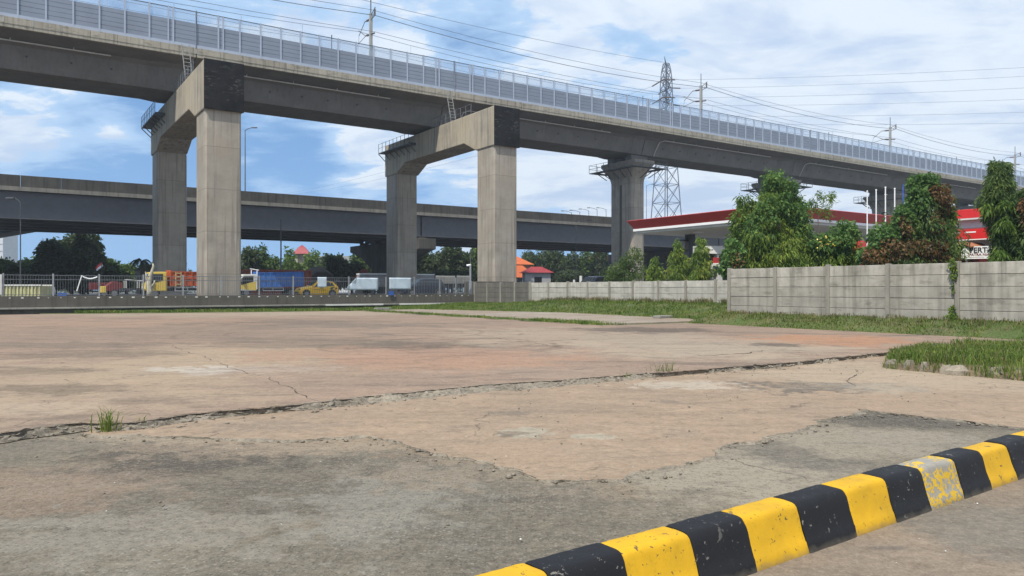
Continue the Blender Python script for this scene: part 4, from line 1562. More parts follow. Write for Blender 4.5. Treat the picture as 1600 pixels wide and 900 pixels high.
wire('return_wire', sagged(near_m, 73.7, 28.7, 0.6), 0.022, 'lower return wire on the outer side of the near masts', gw)
mb = MB()
for i in range(len(near_m) - 1):
    for k in range(1, 8):
        f = k / 8
        p = F(near_m[i] + (near_m[i + 1] - near_m[i]) * f, 77.95, 28.4)
        mb.tube(p, p + Vector((0, 0, 1.45 - 0.9 * 4 * f * (1 - f))), 0.014, 4)
tag(mb.build('wire_droppers', M['wire']), 'thin vertical droppers between the messenger and contact wires of the near track', 'droppers', gw)

# ------------------------------------------------------------------ highway flyover
ZT, ZL, ZW = 13.35, 12.05, 9.0


def flyover():
    spans = [-81.1, -20.0, 47.6, 108.0, 168.0, 228.0]
    wh = ['beyond the left frame edge', 'behind the left portal frame', 'right of the second portal frame', 'behind the canopy', 'behind the climbing trees']
    for i in range(len(spans) - 1):
        a0, a1 = spans[i], spans[i + 1]
        L = a1 - a0
        t = thing('flyover_span', 'dark steel span of the road flyover ' + wh[i], 'flyover span', F(a0, 92, 0), PHI, 'steel spans of the road flyover')
        for y in (0.9, 5.8, 10.7, 15.6, 20.5):
            mb = MB()
            mb.box(0.1, L - 0.1, y - 0.03, y + 0.03, ZW, ZL - 0.3)
            mb.box(0.1, L - 0.1, y - 0.45, y + 0.45, ZW - 0.06, ZW)
            mb.box(0.1, L - 0.1, y + 0.35, y + 1.2, ZW + 0.35, ZW + 0.42)
            mb.build('girder', M['steel_girder'], t)
        mb = MB()
        mb.box(0.1, L - 0.1, 2.2, 19.8, ZW + 0.6, ZW + 0.7)
        mb.build('bracing_deck', M['dark_steel'], t)
        MB().box(0.03, L - 0.03, 0.25, 22.2, ZL - 0.3, ZL + 0.02).build('deck', M['parapet'], t)
        for y0, y1 in ((0.0, 0.3), (22.2, 22.5)):
            mb = MB()
            x = 0.05
            while x < L - 0.06:
                x1 = min(x + 3.55, L - 0.01)
                mb.box(x, x1, y0, y1, ZL + 0.12, ZT)
                x = x1 + 0.03
            mb.build('parapet', M['parapet'], t)
            MB().box(0.03, L - 0.03, y0 - 0.08, y1 + 0.08, ZL - 0.30, ZL + 0.12).build('cornice', M['wall_ledge'], t)
    for a, lab in zip(spans[1:-1], ['hammerhead flyover pier beyond the left frame edge', 'hammerhead flyover pier behind the second portal frame', 'hammerhead flyover pier behind the canopy', 'hammerhead flyover pier behind the climbing trees']):
        t = thing('flyover_pier', lab, 'flyover pier', F(a, 103.2, 0), PHI, 'hammerhead piers of the road flyover')
        prof = [(-12.2, 7.15), (-12.2, 8.55), (12.0, 8.55), (12.0, 7.6), (7.5, 6.6), (3.2, 4.6), (1.7, 2.6), (-1.7, 2.6), (-3.2, 4.6), (-9.6, 6.7)]
        MB().prism(prof, -1.3, 1.3, 'x').build('cap', M['parapet'], t, bevel=0.05)
        MB().box(-1.25, 1.25, -1.65, 1.65, 0.5, 2.6).build('shaft', M['parapet'], t)
        mb = MB()
        for y in (0.9, 5.8, 10.7, 15.6, 20.5):
            mb.box(-0.6, 0.6, y - 11.2 - 0.4, y - 11.2 + 0.4, 8.55, 8.93)
        mb.build('bearings', M['parapet'], t)


flyover()
# a dark block fills the space under the flyover beyond the station
o = MB().box(0, 60, 0, 20, 0.9, 8.6).build('infill', M['dark'])
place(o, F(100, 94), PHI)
tag(o, 'dark block filling the space under the flyover behind the canopy', 'infill')

# the cap of another ramp pokes in at the left edge
t = thing('ramp_cap', 'dark tapering pier cap under the flyover at the left frame edge', 'pier cap', (P(74, 452, 96).x, 96, 0), R(-6))
MB().prism([(0, h_at(356, 96)), (0, h_at(350, 96)), (-14, h_at(340, 96)), (-14, h_at(382, 96))], -1.5, 1.5, 'y').build('cap', M['dark_steel'], t, bevel=0.05)
MB().box(-14, -10, -1.4, 1.4, 0.6, h_at(380, 96)).build('shaft', M['parapet'], t)

# ------------------------------------------------------------------ poles and lamps


def lamp(name, px, b, ytop, z0, label, arm=1.2, ang=PHI, r=0.09, cat='street lamp', mat='grey_steel', head=True):
    a = a_at(px, b)
    base = F(a, b, z0)
    H = h_at(ytop, base.y) - z0
    t = thing(name, label, cat, base, 0)
    MB().tube((0, 0, 0), (0, 0, H), r, 8, r * 0.6).build('pole', M[mat], t)
    if head:
        MB().path([(0, 0, H - 0.1), (arm * 0.4, 0, H + 0.15), (arm, 0, H + 0.3)], r * 0.5, 6).build('arm', M[mat], t)
        s = 1 if arm > 0 else -1
        MB().box(arm - 0.05, arm + s * 0.7, -0.14, 0.14, H + 0.24, H + 0.36).build('lamp_head', M['dark_steel'], t, bevel=0.03)
    return t


lamp('street_lamp', 32, 70, 316, ZR, 'slim street lamp at the far left, in front of the flyover', -0.4, r=0.055, mat='dark_steel')
lamp('street_lamp', 383, 103, 203, ZL, 'tall street lamp rising from the flyover just right of the nearest column', 0.9, r=0.10)
lamp('camera_pole', 439, 88, 343, ZR, 'tall dark pole in front of the flyover above the blue truck', 0.5, cat='pole', mat='dark_steel', head=False, r=0.11)
lamp('street_lamp', 900, 88, 347, ZR, 'thin street lamp with a right arm, between middle column and flared pier', 1.6, r=0.06)
lamp('street_lamp', 1010, 116, 290, ZR, 'thin street lamp between the flared pier and the lattice pylon', 1.1, r=0.08)
for i, (px, y) in enumerate(((893, 332), (906, 331), (920, 329), (933, 327), (947, 327))):
    lamp('flyover_lamp', px, 112 + i, y, ZL, ['leftmost', 'second', 'middle', 'fourth', 'rightmost'][i] + ' of the five small lamps on the flyover by the flared pier', -1.3, r=0.08)
t = thing('camera_pole', 'grey pole with a camera and antenna where the low wall meets the panel wall', 'pole', F(a_at(735, 59.6), 59.6, 0.6), 0)
d = F(a_at(735, 59.6), 59.6).y
H = h_at(413, d) - 0.6
MB().tube((0, 0, 0), (0, 0, H * 0.55), 0.17, 10).build('lower_pole', M['galv'], t)
MB().tube((0, 0, H * 0.55), (0, 0, H), 0.09, 8).build('upper_pole', M['galv'], t)
MB().tube((0, 0, H), (0, 0, H + 0.9), 0.025, 6).build('antenna', M['grey_steel'], t)
MB().tube((-0.35, 0, H - 0.12), (0.05, 0, H - 0.05), 0.09, 8).build('camera', M['white'], t)

# ------------------------------------------------------------------ lattice pylon


def lattice(mb, levels, r0=0.09, r1=0.05, rot=0.5):
    """levels: (z, half width) from the ground up"""
    def cor(z, h):
        return [Vector((math.cos(rot + R(45 + 90 * i)) * h * 1.414, math.sin(rot + R(45 + 90 * i)) * h * 1.414, z)) for i in range(4)]
    for (z0, h0), (z1, h1) in zip(levels[:-1], levels[1:]):
        A, B = cor(z0, h0), cor(z1, h1)
        for i in range(4):
            j = (i + 1) % 4
            mb.tube(A[i], B[i], r0, 4)
            mb.tube(A[i], B[j], r1, 4)
            mb.tube(A[j], B[i], r1, 4)
            mb.tube(B[i], B[j], r1, 4)


PY_D = 165.0
pb = P(1041, 452, PY_D)
t = thing('lattice_pylon', 'tall steel lattice pylon carrying power lines, behind the rail viaduct', 'pylon', (pb.x, pb.y, 0), 0)
lv = [(0.5, 3.3), (6, 2.95), (11, 2.65), (16, 2.38), (20.5, 2.12), (24.5, 1.9), (28.3, 1.7), (31.8, 1.5), (35, 1.3), (38, 1.15), (40.6, 1.05), (43, 0.98), (45.2, 0.92), (47.4, 0.86), (49.4, 0.7), (51.0, 0.45)]
mb = MB()
lattice(mb, lv, 0.13, 0.07)
mb.build('tower_body', M['pylon'], t)
ad = Vector((0.36, 0.93, 0))
ends = []
for z in (46.6, 42.8, 39.0):
    mb = MB()
    for s in (-1, 1):
        e = ad * (s * 3.6) + Vector((0, 0, z))
        for q in (-0.7, 0.7):
            o_ = Vector((ad.y, -ad.x, 0)) * q
            mb.tube(Vector((0, 0, z + 0.1)) + o_, e, 0.08, 4)
            mb.tube(Vector((0, 0, z + 1.6)) + o_ * 0.7, e, 0.07, 4)
        ends.append(Vector((pb.x, pb.y, 0)) + e)
    mb.build('crossarm', M['pylon'], t)
mb = MB()
for s in (-1, 1):
    e = ad * (s * 2.2) + Vector((0, 0, 51.6 + (0.3 if s < 0 else -0.3)))
    mb.tube(Vector((0, 0, 49.6)), e, 0.08, 4)
    mb.tube(Vector((0, 0, 50.9)), e, 0.07, 4)
mb.build('peak', M['pylon'], t)
for e in ends:
    mb = MB()
    q = e - Vector((pb.x, pb.y, 0))
    mb.tube(q, q + Vector((2.3, -1.0, -0.35)), 0.13, 6)
    mb.tube(q, q + Vector((-2.2, 1.0, -1.2)), 0.13, 6)
    mb.build('insulator', M['insulator'], t)


def hv(name, p0, p1, sag, label, r=0.03):
    pts = []
    for i in range(25):
        f = i / 24
        p = p0.lerp(p1, f)
        p.z -= sag * 4 * f * (1 - f)
        pts.append(p)
    wire(name, pts, r, label, 'high voltage lines from the lattice pylon', 'power line')


order = [(0, 98, 'topmost'), (1, 112, 'second highest'), (2, 130, 'third highest'), (3, 148, 'fourth highest'), (4, 168, 'second lowest'), (5, 185, 'lowest')]
for i, yr, nm in order:
    p0 = ends[i] + Vector((2.3, -1.0, -0.35))
    q = P(1600, yr, 138 if i % 2 == 0 else 143)
    p1 = p0 + (q - p0) * 1.9
    hv('power_line', p0, p1 + Vector((0, 0, 1.0)), 1.4, nm + ' of the six power lines running from the pylon to the right')
for i in (0, 2):
    p0 = ends[i] + Vector((-2.2, 1.0, -1.2))
    hv('power_line', p0, p0 + Vector((-150, 160, -6 + i * 2)), 4.0, ('upper' if i == 0 else 'lower') + ' power line dropping away from the pylon to the left')
p0 = Vector((pb.x, pb.y, 51.2))
hv('earth_wire', p0, p0 + (P(615, 0, 110) - p0) * 1.5, 1.2, 'faint earth wire rising from the pylon top towards the upper left', 0.035)
# smaller lattice mast seen below the flyover
q = P(903, 452, 190)
t = thing('lattice_mast', 'small dark lattice mast with crossarms seen below the flyover among trees', 'lattice mast', (q.x, q.y, 0.5), 0)
mb = MB()
lattice(mb, [(0, 1.6), (4, 1.5), (8, 1.4), (12, 1.3), (16, 1.2)], 0.16, 0.09, 0.3)
mb.build('tower_body', M['dark_steel'], t)
mb = MB()
for z in (11.0, 11.8):
    mb.tube((-4.5, 0, z), (4.5, 0, z + 0.2), 0.08, 4)
mb.build('crossarm', M['dark_steel'], t)

# ------------------------------------------------------------------ petrol station


def station():
    ZY = 1.0
    b0, b1, a0, a1 = 29.0, 42.4, 39.0, 56.5
    t = thing('station_canopy', 'wide petrol station canopy with a red fascia and pale ceiling', 'canopy', F(a0, b0, 0), PHI)
    A, B = a1 - a0, b1 - b0
    zt, zb = 6.82, 6.22

    def ring(off, z):
        return [(off, off, z), (A - off, off, z), (A - off, B - off, z), (off, B - off, z)]
    MB().loft([ring(0.42, zb), ring(0.0, zt), ring(0.05, zt + 0.04)]).build('red_fascia', M['red'], t)
    MB().loft([ring(0.36, zb - 0.17), ring(0.36, zb - 0.003)]).build('white_trim', M['white'], t)
    MB().loft([ring(0.5, zb - 0.34), ring(0.5, zb - 0.173)]).build('ceiling', M['ceiling'], t)
    for x in (4.5, 12.5):
        for y in (2.4, 6.6, 11.0):
            MB().box(x - 0.17, x + 0.17, y - 0.17, y + 0.17, ZY, zb - 0.3).build('column', M['dark_steel'], t)
    for x, y in ((3, 4), (3, 9), (9, 4), (9, 9), (14, 6)):
        MB().box(x - 0.3, x + 0.3, y - 0.3, y + 0.3, zb - 0.40, zb - 0.33).build('ceiling_lamp', M['white'], t)
    # hanging box
    o = thing('hanging_sign', 'grey square sign box hung from the canopy ceiling left of the small conical trees', 'sign', P(1074, 383, 58), PHI)
    MB().box(-0.42, 0.42, -0.12, 0.12, -0.30, 0.28).build('box', M['grey'], o, bevel=0.03)
    MB().box(-0.62, 0.62, -0.16, 0.16, 0.30, 0.40).build('bar', M['dark_steel'], o)
    top = 6.0 - o.location.z
    MB().box(-0.16, 0.16, -0.1, 0.1, 0.40, top).build('hanger', M['dark_steel'], o)
    # pump islands
    c = P(1119, 452, 50)
    t2 = thing('fuel_dispenser', 'grey fuel dispenser with a red head showing above the panel wall', 'fuel dispenser', (c.x, c.y, ZY), PHI)
    MB().box(-0.32, 0.32, -0.45, 0.45, 0, 0.25).build('plinth', M['grey'], t2)
    MB().box(-0.24, 0.24, -0.36, 0.36, 0.25, 2.42).build('cabinet', M['offwhite'], t2, bevel=0.03)
    MB().box(-0.26, 0.26, -0.33, 0.05, 1.75, 2.25).build('display', M['glass_dark'], t2)
    MB().box(-0.14, 0.14, -0.14, 0.16, 2.42, 2.80).build('red_head', M['red'], t2)
    for y in (-0.2, 0.25):
        mb = MB()
        mb.path([(-0.27, y, 1.7), (-0.36, y, 1.6), (-0.38, y, 0.9), (-0.3, y + 0.1, 0.6)], 0.03, 5)
        mb.box(-0.36, -0.26, y - 0.05, y + 0.05, 1.5, 1.8)
        mb.build('nozzle', M['dark'], t2)
    c = P(1112, 391, 52)
    t3 = thing('island_sign', 'wide pale sign box with a red slanted end above the fuel dispenser', 'sign', c, R(-8))
    MB().prism([(-1.25, -0.20), (0.62, -0.26), (0.98, 0.28), (-1.25, 0.28)], -0.25, 0.25, 'y').build('sign_box', M['offwhite'], t3)
    MB().prism([(0.625, -0.26), (0.76, -0.26), (1.12, 0.28), (0.985, 0.28)], -0.25, 0.25, 'y').build('red_end', M['red'], t3)
    mb = MB()
    for i in range(6):
        mb.box(-0.42 + i * 0.085, -0.42 + i * 0.085 + 0.06, -0.262, -0.248, -0.02, 0.035 + 0.02 * (i % 2))
    mb.build('lettering', M['dark'], t3)
    MB().box(-1.0, -0.86, -0.1, 0.1, ZY - c.z, -0.2).build('leg', M['offwhite'], t3)
    MB().box(0.35, 0.47, -0.1, 0.1, ZY - c.z, -0.2).build('leg', M['offwhite'], t3)
    # low red item behind the creeper at the right of the canopy
    c = P(1343, 405, 46)
    MBs = MB().box(-0.55, 0.55, -0.3, 0.3, ZY - c.z, 1.1)
    o = MBs.build('price_totem', M['bright_red'], bevel=0.04)
    place(o, c, PHI)
    tag(o, 'bright red totem mostly hidden between the climbing trees', 'totem')


station()


def text(body, size, loc, rot, mat, parent, name='lettering', bold=0.0, sx=1.0):
    cu = bpy.data.curves.new(name, 'FONT')
    cu.body = body
    cu.size = size
    cu.extrude = 0.006
    cu.offset = bold
    cu.resolution_u = 3
    cu.materials.append(mat)
    tmp = bpy.data.objects.new(name, cu)
    COL.objects.link(tmp)
    me = bpy.data.meshes.new_from_object(tmp.evaluated_get(bpy.context.evaluated_depsgraph_get()))
    bpy.data.objects.remove(tmp)
    o = bpy.data.objects.new(name, me)
    COL.objects.link(o)
    o.parent = parent
    o.location = loc
    o.rotation_euler = rot
    o.scale = (sx, 1, 1)
    return o


M['rust_roof'] = paint('rust brown roof', (0.34, 0.14, 0.065), 0.8, 0.15, 0, 3)


def shop():
    a, b0, b1, ZY = 40.0, 6.0, 19.3, 1.0
    dd = F(a, b_at(1512, a)).y

    def z(y):
        return h_at(y, dd)
    t = thing('shop_building', 'white shop with red bands and a lettered red canopy behind the trees at the right', 'shop', F(a, b1, 0), PHI)
    W = -(b1 - b0)
    MB().box(0, 8, W, 0, ZY, z(343)).build('wall', M['white'], t)
    MB().box(-0.35, 8.2, W - 0.3, 0.25, z(342), z(328)).build('red_band', M['bright_red'], t, bevel=0.02)
    MB().box(-0.37, 8.2, W - 0.3, 0.27, z(344.5), z(342.1)).build('trim', M['offwhite'], t)
    MB().prism([(-1.5, z(362)), (-0.02, z(355)), (-0.02, z(361)), (-1.5, z(363))], W, 0.3, 'y').data if False else None
    mb = MB()
    mb.prism([(-1.5, z(362.0)), (-0.01, z(356.5)), (-0.01, z(360)), (-1.5, z(363))], W, 0.3, 'y')
    # prism on 'y': profile is (x, z)
    mb.build('canopy_roof', M['dark_red'], t)
    MB().box(-1.6, -1.45, W, 0.35, z(377), z(362.2)).build('canopy_fascia', M['bright_red'], t)
    MB().box(-1.6, -1.4, W, 0.35, z(378.5), z(377.1)).build('canopy_trim', M['white'], t)
    mb = MB()
    for i in range(6):
        y = -0.15 - i * 0.085
        zc = z(366.5)
        mb.add([(-1.61, y, zc - 0.07), (-1.61, y - 0.05, zc - 0.07), (-1.61, y - 0.08, zc), (-1.61, y - 0.05, zc + 0.07), (-1.61, y, zc + 0.07), (-1.61, y - 0.03, zc)], [(0, 1, 2, 5), (5, 2, 3, 4)])
    mb.box(-1.612, -1.605, -1.15, -0.80, z(367), z(366))
    mb.box(-1.612, -1.605, -1.85, -1.35, z(367.6), z(365.6))
    mb.build('white_marks', M['white'], t)
    MB().box(-0.06, 0.0, -5.6, -3.0, z(408), z(383)).build('shop_window', M['glass_dark'], t)
    # gabled kiosk and the sign board before the shop
    aw = 38.2
    dw = F(aw, b_at(1505, aw)).y
    c = F(aw, b_at(1493, aw), 0)
    t2 = thing('kiosk', 'small dark red kiosk with an orange brown gabled roof beside the white sign', 'kiosk', (c.x, c.y, 0), PHI)

    def zz(y):
        return h_at(y, dw)
    MB().box(-0.6, 0.9, -1.1, 0.25, ZY, zz(391)).build('wall', M['dark_red'], t2)
    mb = MB()
    mb.add([(-0.9, 0.35, zz(393)), (-0.9, -0.62, zz(379)), (1.2, -0.62, zz(379)), (1.2, 0.35, zz(393)), (-0.9, -1.15, zz(387)), (1.2, -1.15, zz(387))],
           [(0, 1, 2, 3), (1, 4, 5, 2)])
    o = mb.build('roof', M['rust_roof'], t2)
    md = o.modifiers.new('thick', 'SOLIDIFY')
    md.thickness = 0.06
    a_s = 37.6
    c = F(a_s, b_at(1526, a_s), 0)
    ds = c.y
    t3 = thing('sign_board', 'white sign board with black and red lettering between the climbing trees', 'sign', (c.x, c.y, h_at(395, ds)), PHI - R(90) + R(28))
    MB().prism([(-0.62, -0.28), (1.75, -0.28), (1.75, 0.32), (-0.42, 0.30), (-0.62, 0.12)], -0.03, 0.03, 'y').build('board', M['white'], t3)
    text('PERTAMINA', 0.34, (-0.30, -0.036, 0.01), (R(90), 0, 0), M['black_text'], t3, bold=0.010, sx=0.95)
    text('PATRA NIAGA', 0.16, (-0.30, -0.036, -0.14), (R(90), 0, 0), M['dark_red'], t3, bold=0.004, sx=1.0)
    MB().box(-0.45, 0.3, -0.034, -0.03, -0.215, -0.20).build('rule', M['dark_red'], t3)
    for x in (-0.4, 1.5):
        MB().box(x - 0.04, x + 0.04, -0.025, 0.025, ZY - t3.location.z, -0.28).build('leg', M['grey_steel'], t3)
    o = MB().box(-0.25, 0.25, -0.25, 0.25, 0, zz(392) - ZY + 0.35).build('white_cabinet', M['white'], bevel=0.03)
    cc = F(37.4, b_at(1597, 37.4), 0)
    place(o, (cc.x, cc.y, ZY), PHI)
    tag(o, 'white cabinet right of the dense dark tree at the frame edge', 'cabinet')


shop()
for i, (px, yt, mt, lb) in enumerate(((1355, 300, 'white', 'first white flagpole from the left behind the withered tree'), (1369, 298, 'white', 'second white flagpole from the left behind the withered tree'),
                                      (1383.5, 294, 'white', 'third and tallest white flagpole behind the withered tree'), (1398, 296, 'white', 'fourth white flagpole, next to the blue one'),
                                      (1411, 291, 'blue', 'blue flagpole at the right end of the row of flagpoles'))):
    a = 40.5 - i * 0.3
    b = b_at(px, a)
    p = F(a, b)
    t = thing('flagpole', lb, 'flagpole', (p.x, p.y, 1.0), 0, 'flagpoles at the petrol station')
    H = h_at(yt, p.y) - 1.0
    MB().tube((0, 0, 0), (0, 0, H), 0.04, 8, 0.032).build('pole', M[mt], t)
    MB().tube((0, 0, H), (0, 0, H + 0.08), 0.045, 8).build('finial', M[mt], t)

# ------------------------------------------------------------------ vehicles


def wheel(t, x, y, r, w, rim=True):
    s = 1 if y > 0 else -1
    tb = MB()
    rr = []
    for yy, q in ((-w / 2, r * 0.86), (-w / 2 + 0.03, r), (w / 2 - 0.03, r), (w / 2, r * 0.86)):
        rr.append([(x + q * math.cos(i * 0.3927), y + yy, r + q * math.sin(i * 0.3927)) for i in range(16)])
    o = tb.loft(rr).build('wheel', M['rubber'], t, smooth=False)
    mb = MB()
    yf = y + s * (w / 2 + 0.005)
    mb.tube((x, y, r), (x, yf, r), r * 0.62, 12)
    for i in range(5):
        th = i * 1.2566
        mb.tube((x, yf, r), (x + r * 0.6 * math.cos(th), yf, r + r * 0.6 * math.sin(th)), r * 0.08, 4)
    mb.build('rim', M['rim'], o)


def car(label, loc, rz, L, W, Hh, mat, spoiler=False, decal=False, name='parked_car', suv=False):
    """hatchback or suv, nose towards +x, built as a loft of cross sections"""
    t = thing(name, label, 'car', loc, rz)
    hw = W / 2
    if suv:
        st = [(0.0, 0.35, 0.62, 0.80, .80, .80), (0.03, 0.25, 0.78, 0.95, .92, .90), (0.24, 0.22, 0.98, 1.04, 1.0, .92), (0.29, 0.22, 1.02, 1.10, 1.0, .90), (0.42, 0.22, 1.04, Hh - 0.05, 1.0, .76),
              (0.50, 0.22, 1.05, Hh, 1.0, .76), (0.75, 0.22, 1.06, Hh, 1.0, .76), (0.90, 0.22, 1.07, Hh - 0.07, 1.0, .74), (0.985, 0.25, 1.05, 1.12, .96, .86), (1.0, 0.35, 0.9, 1.0, .9, .8)]
    else:
        st = [(0.0, 0.30, 0.50, 0.62, .76, .72), (0.025, 0.20, 0.62, 0.74, .92, .86), (0.10, 0.18, 0.74, 0.85, .98, .88), (0.27, 0.18, 0.86, 0.97, 1.0, .90), (0.31, 0.18, 0.88, 1.00, 1.0, .88), (0.47, 0.18, 0.91, Hh - 0.06, 1.0, .74),
              (0.55, 0.18, 0.92, Hh, 1.0, .73), (0.75, 0.18, 0.95, Hh - 0.02, 1.0, .73), (0.88, 0.18, 0.98, Hh - 0.12, 1.0, .72), (0.965, 0.20, 0.99, 1.06, .97, .84), (1.0, 0.32, 0.80, 0.90, .88, .78)]

    rows = []
    for (f, zb, zs, zr, ws, wr) in st:
        x = L / 2 - f * L
        h = hw * ws
        r = hw * wr
        zm = zb + (zs - zb) * 0.55
        half = [(h * 0.93, zb), (h, zb + 0.10), (h * 1.01, zm), (h * 0.985, zs), (r, zr - 0.03), (r * 0.72, zr + 0.012)]
        ring = [(x, -y, z) for y, z in half] + [(x, y, z) for y, z in half[::-1]]
        rows.append(ring)
    MB().loft(rows).build('body', mat, t, smooth=False, bevel=0.02)

    def sect(f):
        for s0, s1 in zip(st[:-1], st[1:]):
            if s0[0] <= f <= s1[0]:
                k = (f - s0[0]) / (s1[0] - s0[0])
                return [p + (q - p) * k for p, q in zip(s0, s1)]

    def wall(f, v, off=0.012):
        s = sect(f)
        z = s[2] + (s[3] - 0.03 - s[2]) * v
        y = hw * (s[4] * 0.985 + (s[5] - s[4] * 0.985) * v) + off
        return (L / 2 - f * L, y, z)
    # side windows: front and rear of each side, each on the sloping side of the cabin
    if suv:
        panes = [(0.345, 0.385, 0.56), (0.575, 0.575, 0.74), (0.755, 0.755, 0.90)]
    else:
        panes = [(0.36, 0.44, 0.60), (0.615, 0.615, 0.79), (0.80, 0.80, 0.88)]
    for sgn in (-1, 1):
        for i, (f0, f0t, f1) in enumerate(panes):
            pts = []
            n = 5
            lowp = [wall(f0 + (f1 - f0) * k / n, 0.06) for k in range(n + 1)]
            f1t = f1 - (0.03 if i == len(panes) - 1 else 0)
            up = [wall(f0t + 0.04 * (i == 0) + (f1t - f0t - 0.04 * (i == 0)) * k / n, 0.86) for k in range(n + 1)]
            mb = MB()
            vs = [(x, y * sgn, z) for x, y, z in lowp] + [(x, y * sgn, z) for x, y, z in up]
            mb.add(vs, [(k, k + 1, n + 2 + k, n + 1 + k) for k in range(n)])
            mb.build('side_window', M['glass_dark'], t)
    # windscreen and rear window

    def cross(f, off):
        s = sect(f)
        return (L / 2 - f * L, hw * s[5] * 0.88, s[3] + off)
    i0, i1 = (0.305, 0.41) if suv else (0.325, 0.46)
    for f0, f1 in ((i0, i1), ((0.90, 0.975) if suv else (0.885, 0.96))):
        a0, a1 = cross(f0, 0.03), cross(f1, 0.03)
        dx = 0.02 if f0 < 0.5 else -0.02
        mb = MB()
        mb.add([(a0[0] + dx, -a0[1], a0[2]), (a0[0] + dx, a0[1], a0[2]), (a1[0] + dx, a1[1], a1[2]), (a1[0] + dx, -a1[1], a1[2])], [(0, 1, 2, 3)])
        mb.build('windscreen' if f0 < 0.5 else 'rear_window', M['glass_dark'], t)
    wr = 0.30 if not suv else 0.36
    for x in (L * 0.5 - L * 0.175, -L * 0.5 + L * 0.175):
        for y in (-hw + 0.07, hw - 0.07):
            arch = MB()
            s = 1 if y > 0 else -1
            arch.tube((x, y, wr + 0.02), (x, s * (hw * 1.012), wr + 0.02), wr + 0.075, 18)
            arch.build('wheel_arch', M['dark'], t)
            wheel(t, x, y + s * 0.02, wr, 0.20)
    for s in (-1, 1):
        zl = 0.62 if not suv else 0.82
        MB().box(L / 2 - 0.24, L / 2 - 0.03, s * hw * 0.62 - 0.14, s * hw * 0.62 + 0.20 * (1 if s > 0 else 0.7), zl, zl + 0.13).build('headlight', M['glass_dark'] if decal else M['white'], t, bevel=0.03)
        MB().box(-L / 2 + 0.005, -L / 2 + 0.20, s * hw * 0.80 - 0.10, s * hw * 0.80 + 0.10, 0.80, 1.0).build('tail_light', M['dark_red'], t, bevel=0.02)
        MB().box(L * 0.5 - L * 0.36, L * 0.5 - L * 0.33, s * hw * 1.0, s * (hw * 1.0 + 0.16), 0.94, 1.07).build('mirror', mat, t, bevel=0.02)
    MB().box(L / 2 - 0.10, L / 2 + 0.012, -hw * 0.62, hw * 0.62, 0.30, 0.48).build('grille', M['dark'], t)
    if spoiler:
        mb = MB()
        mb.box(-L / 2 - 0.12, -L / 2 + 0.22, -hw * 0.72, hw * 0.72, Hh + 0.02, Hh + 0.06)
        for s in (-1, 1):
            mb.box(-L / 2 + 0.05, -L / 2 + 0.15, s * hw * 0.5 - 0.03, s * hw * 0.5 + 0.03, Hh - 0.16, Hh + 0.02)
            mb.box(-L / 2 - 0.12, -L / 2 + 0.2, s * hw * 0.72 - 0.02, s * hw * 0.72 + 0.02, Hh - 0.06, Hh + 0.1)
        mb.build('spoiler', M['dark'], t)
    if decal:
        for s in (-1, 1):
            y = s * (hw * 1.0 + 0.018)
            mb = MB()
            # dark stripe graphics along the doors and the rear quarter
            mb.add([(0.62, y, 0.66), (-0.35, y, 0.60), (-0.75, y, 0.66), (-0.35, y, 0.655), (0.60, y, 0.69)], [(0, 1, 2, 3, 4)])
            mb.add([(0.05, y, 0.80), (-0.28, y, 0.78), (-0.42, y, 0.84), (-0.1, y, 0.86)], [(0, 1, 2, 3)])
            mb.add([(-0.95, y, 0.74), (-1.2, y, 0.68), (-1.45, y, 0.92), (-1.15, y, 0.90)], [(0, 1, 2, 3)])
            mb.add([(-1.5, y * 0.985, 0.66), (-1.7, y * 0.96, 0.6), (-1.74, y * 0.95, 0.82), (-1.55, y * 0.98, 0.86)], [(0, 1, 2, 3)])
            mb.build('decal', M['dark'], t)
    return t


BACK = PHI + math.pi
b = 69.0
c = F(a_at(494.5, b), b, ZR)
car('bright yellow hatchback with black graphics and a rear wing, behind the fence', c, BACK, 3.78, 1.68, 1.50, M['yellow_car'], spoiler=True, decal=True)
b = 66.4
a1 = a_at(690, b)
c = F(a1 - 2.25, b, ZR)
car('dark navy car half hidden behind the fence bars and the rectangular sheet', c, BACK, 4.5, 1.8, 1.72, M['navy_car'], suv=True)
c = P(928, 452, 58.5)
car('dark car whose roof shows above the pale panel wall beside the bush', (c.x, c.y, 0.95), BACK, 4.4, 1.8, 1.75, M['navy_car'], suv=True)


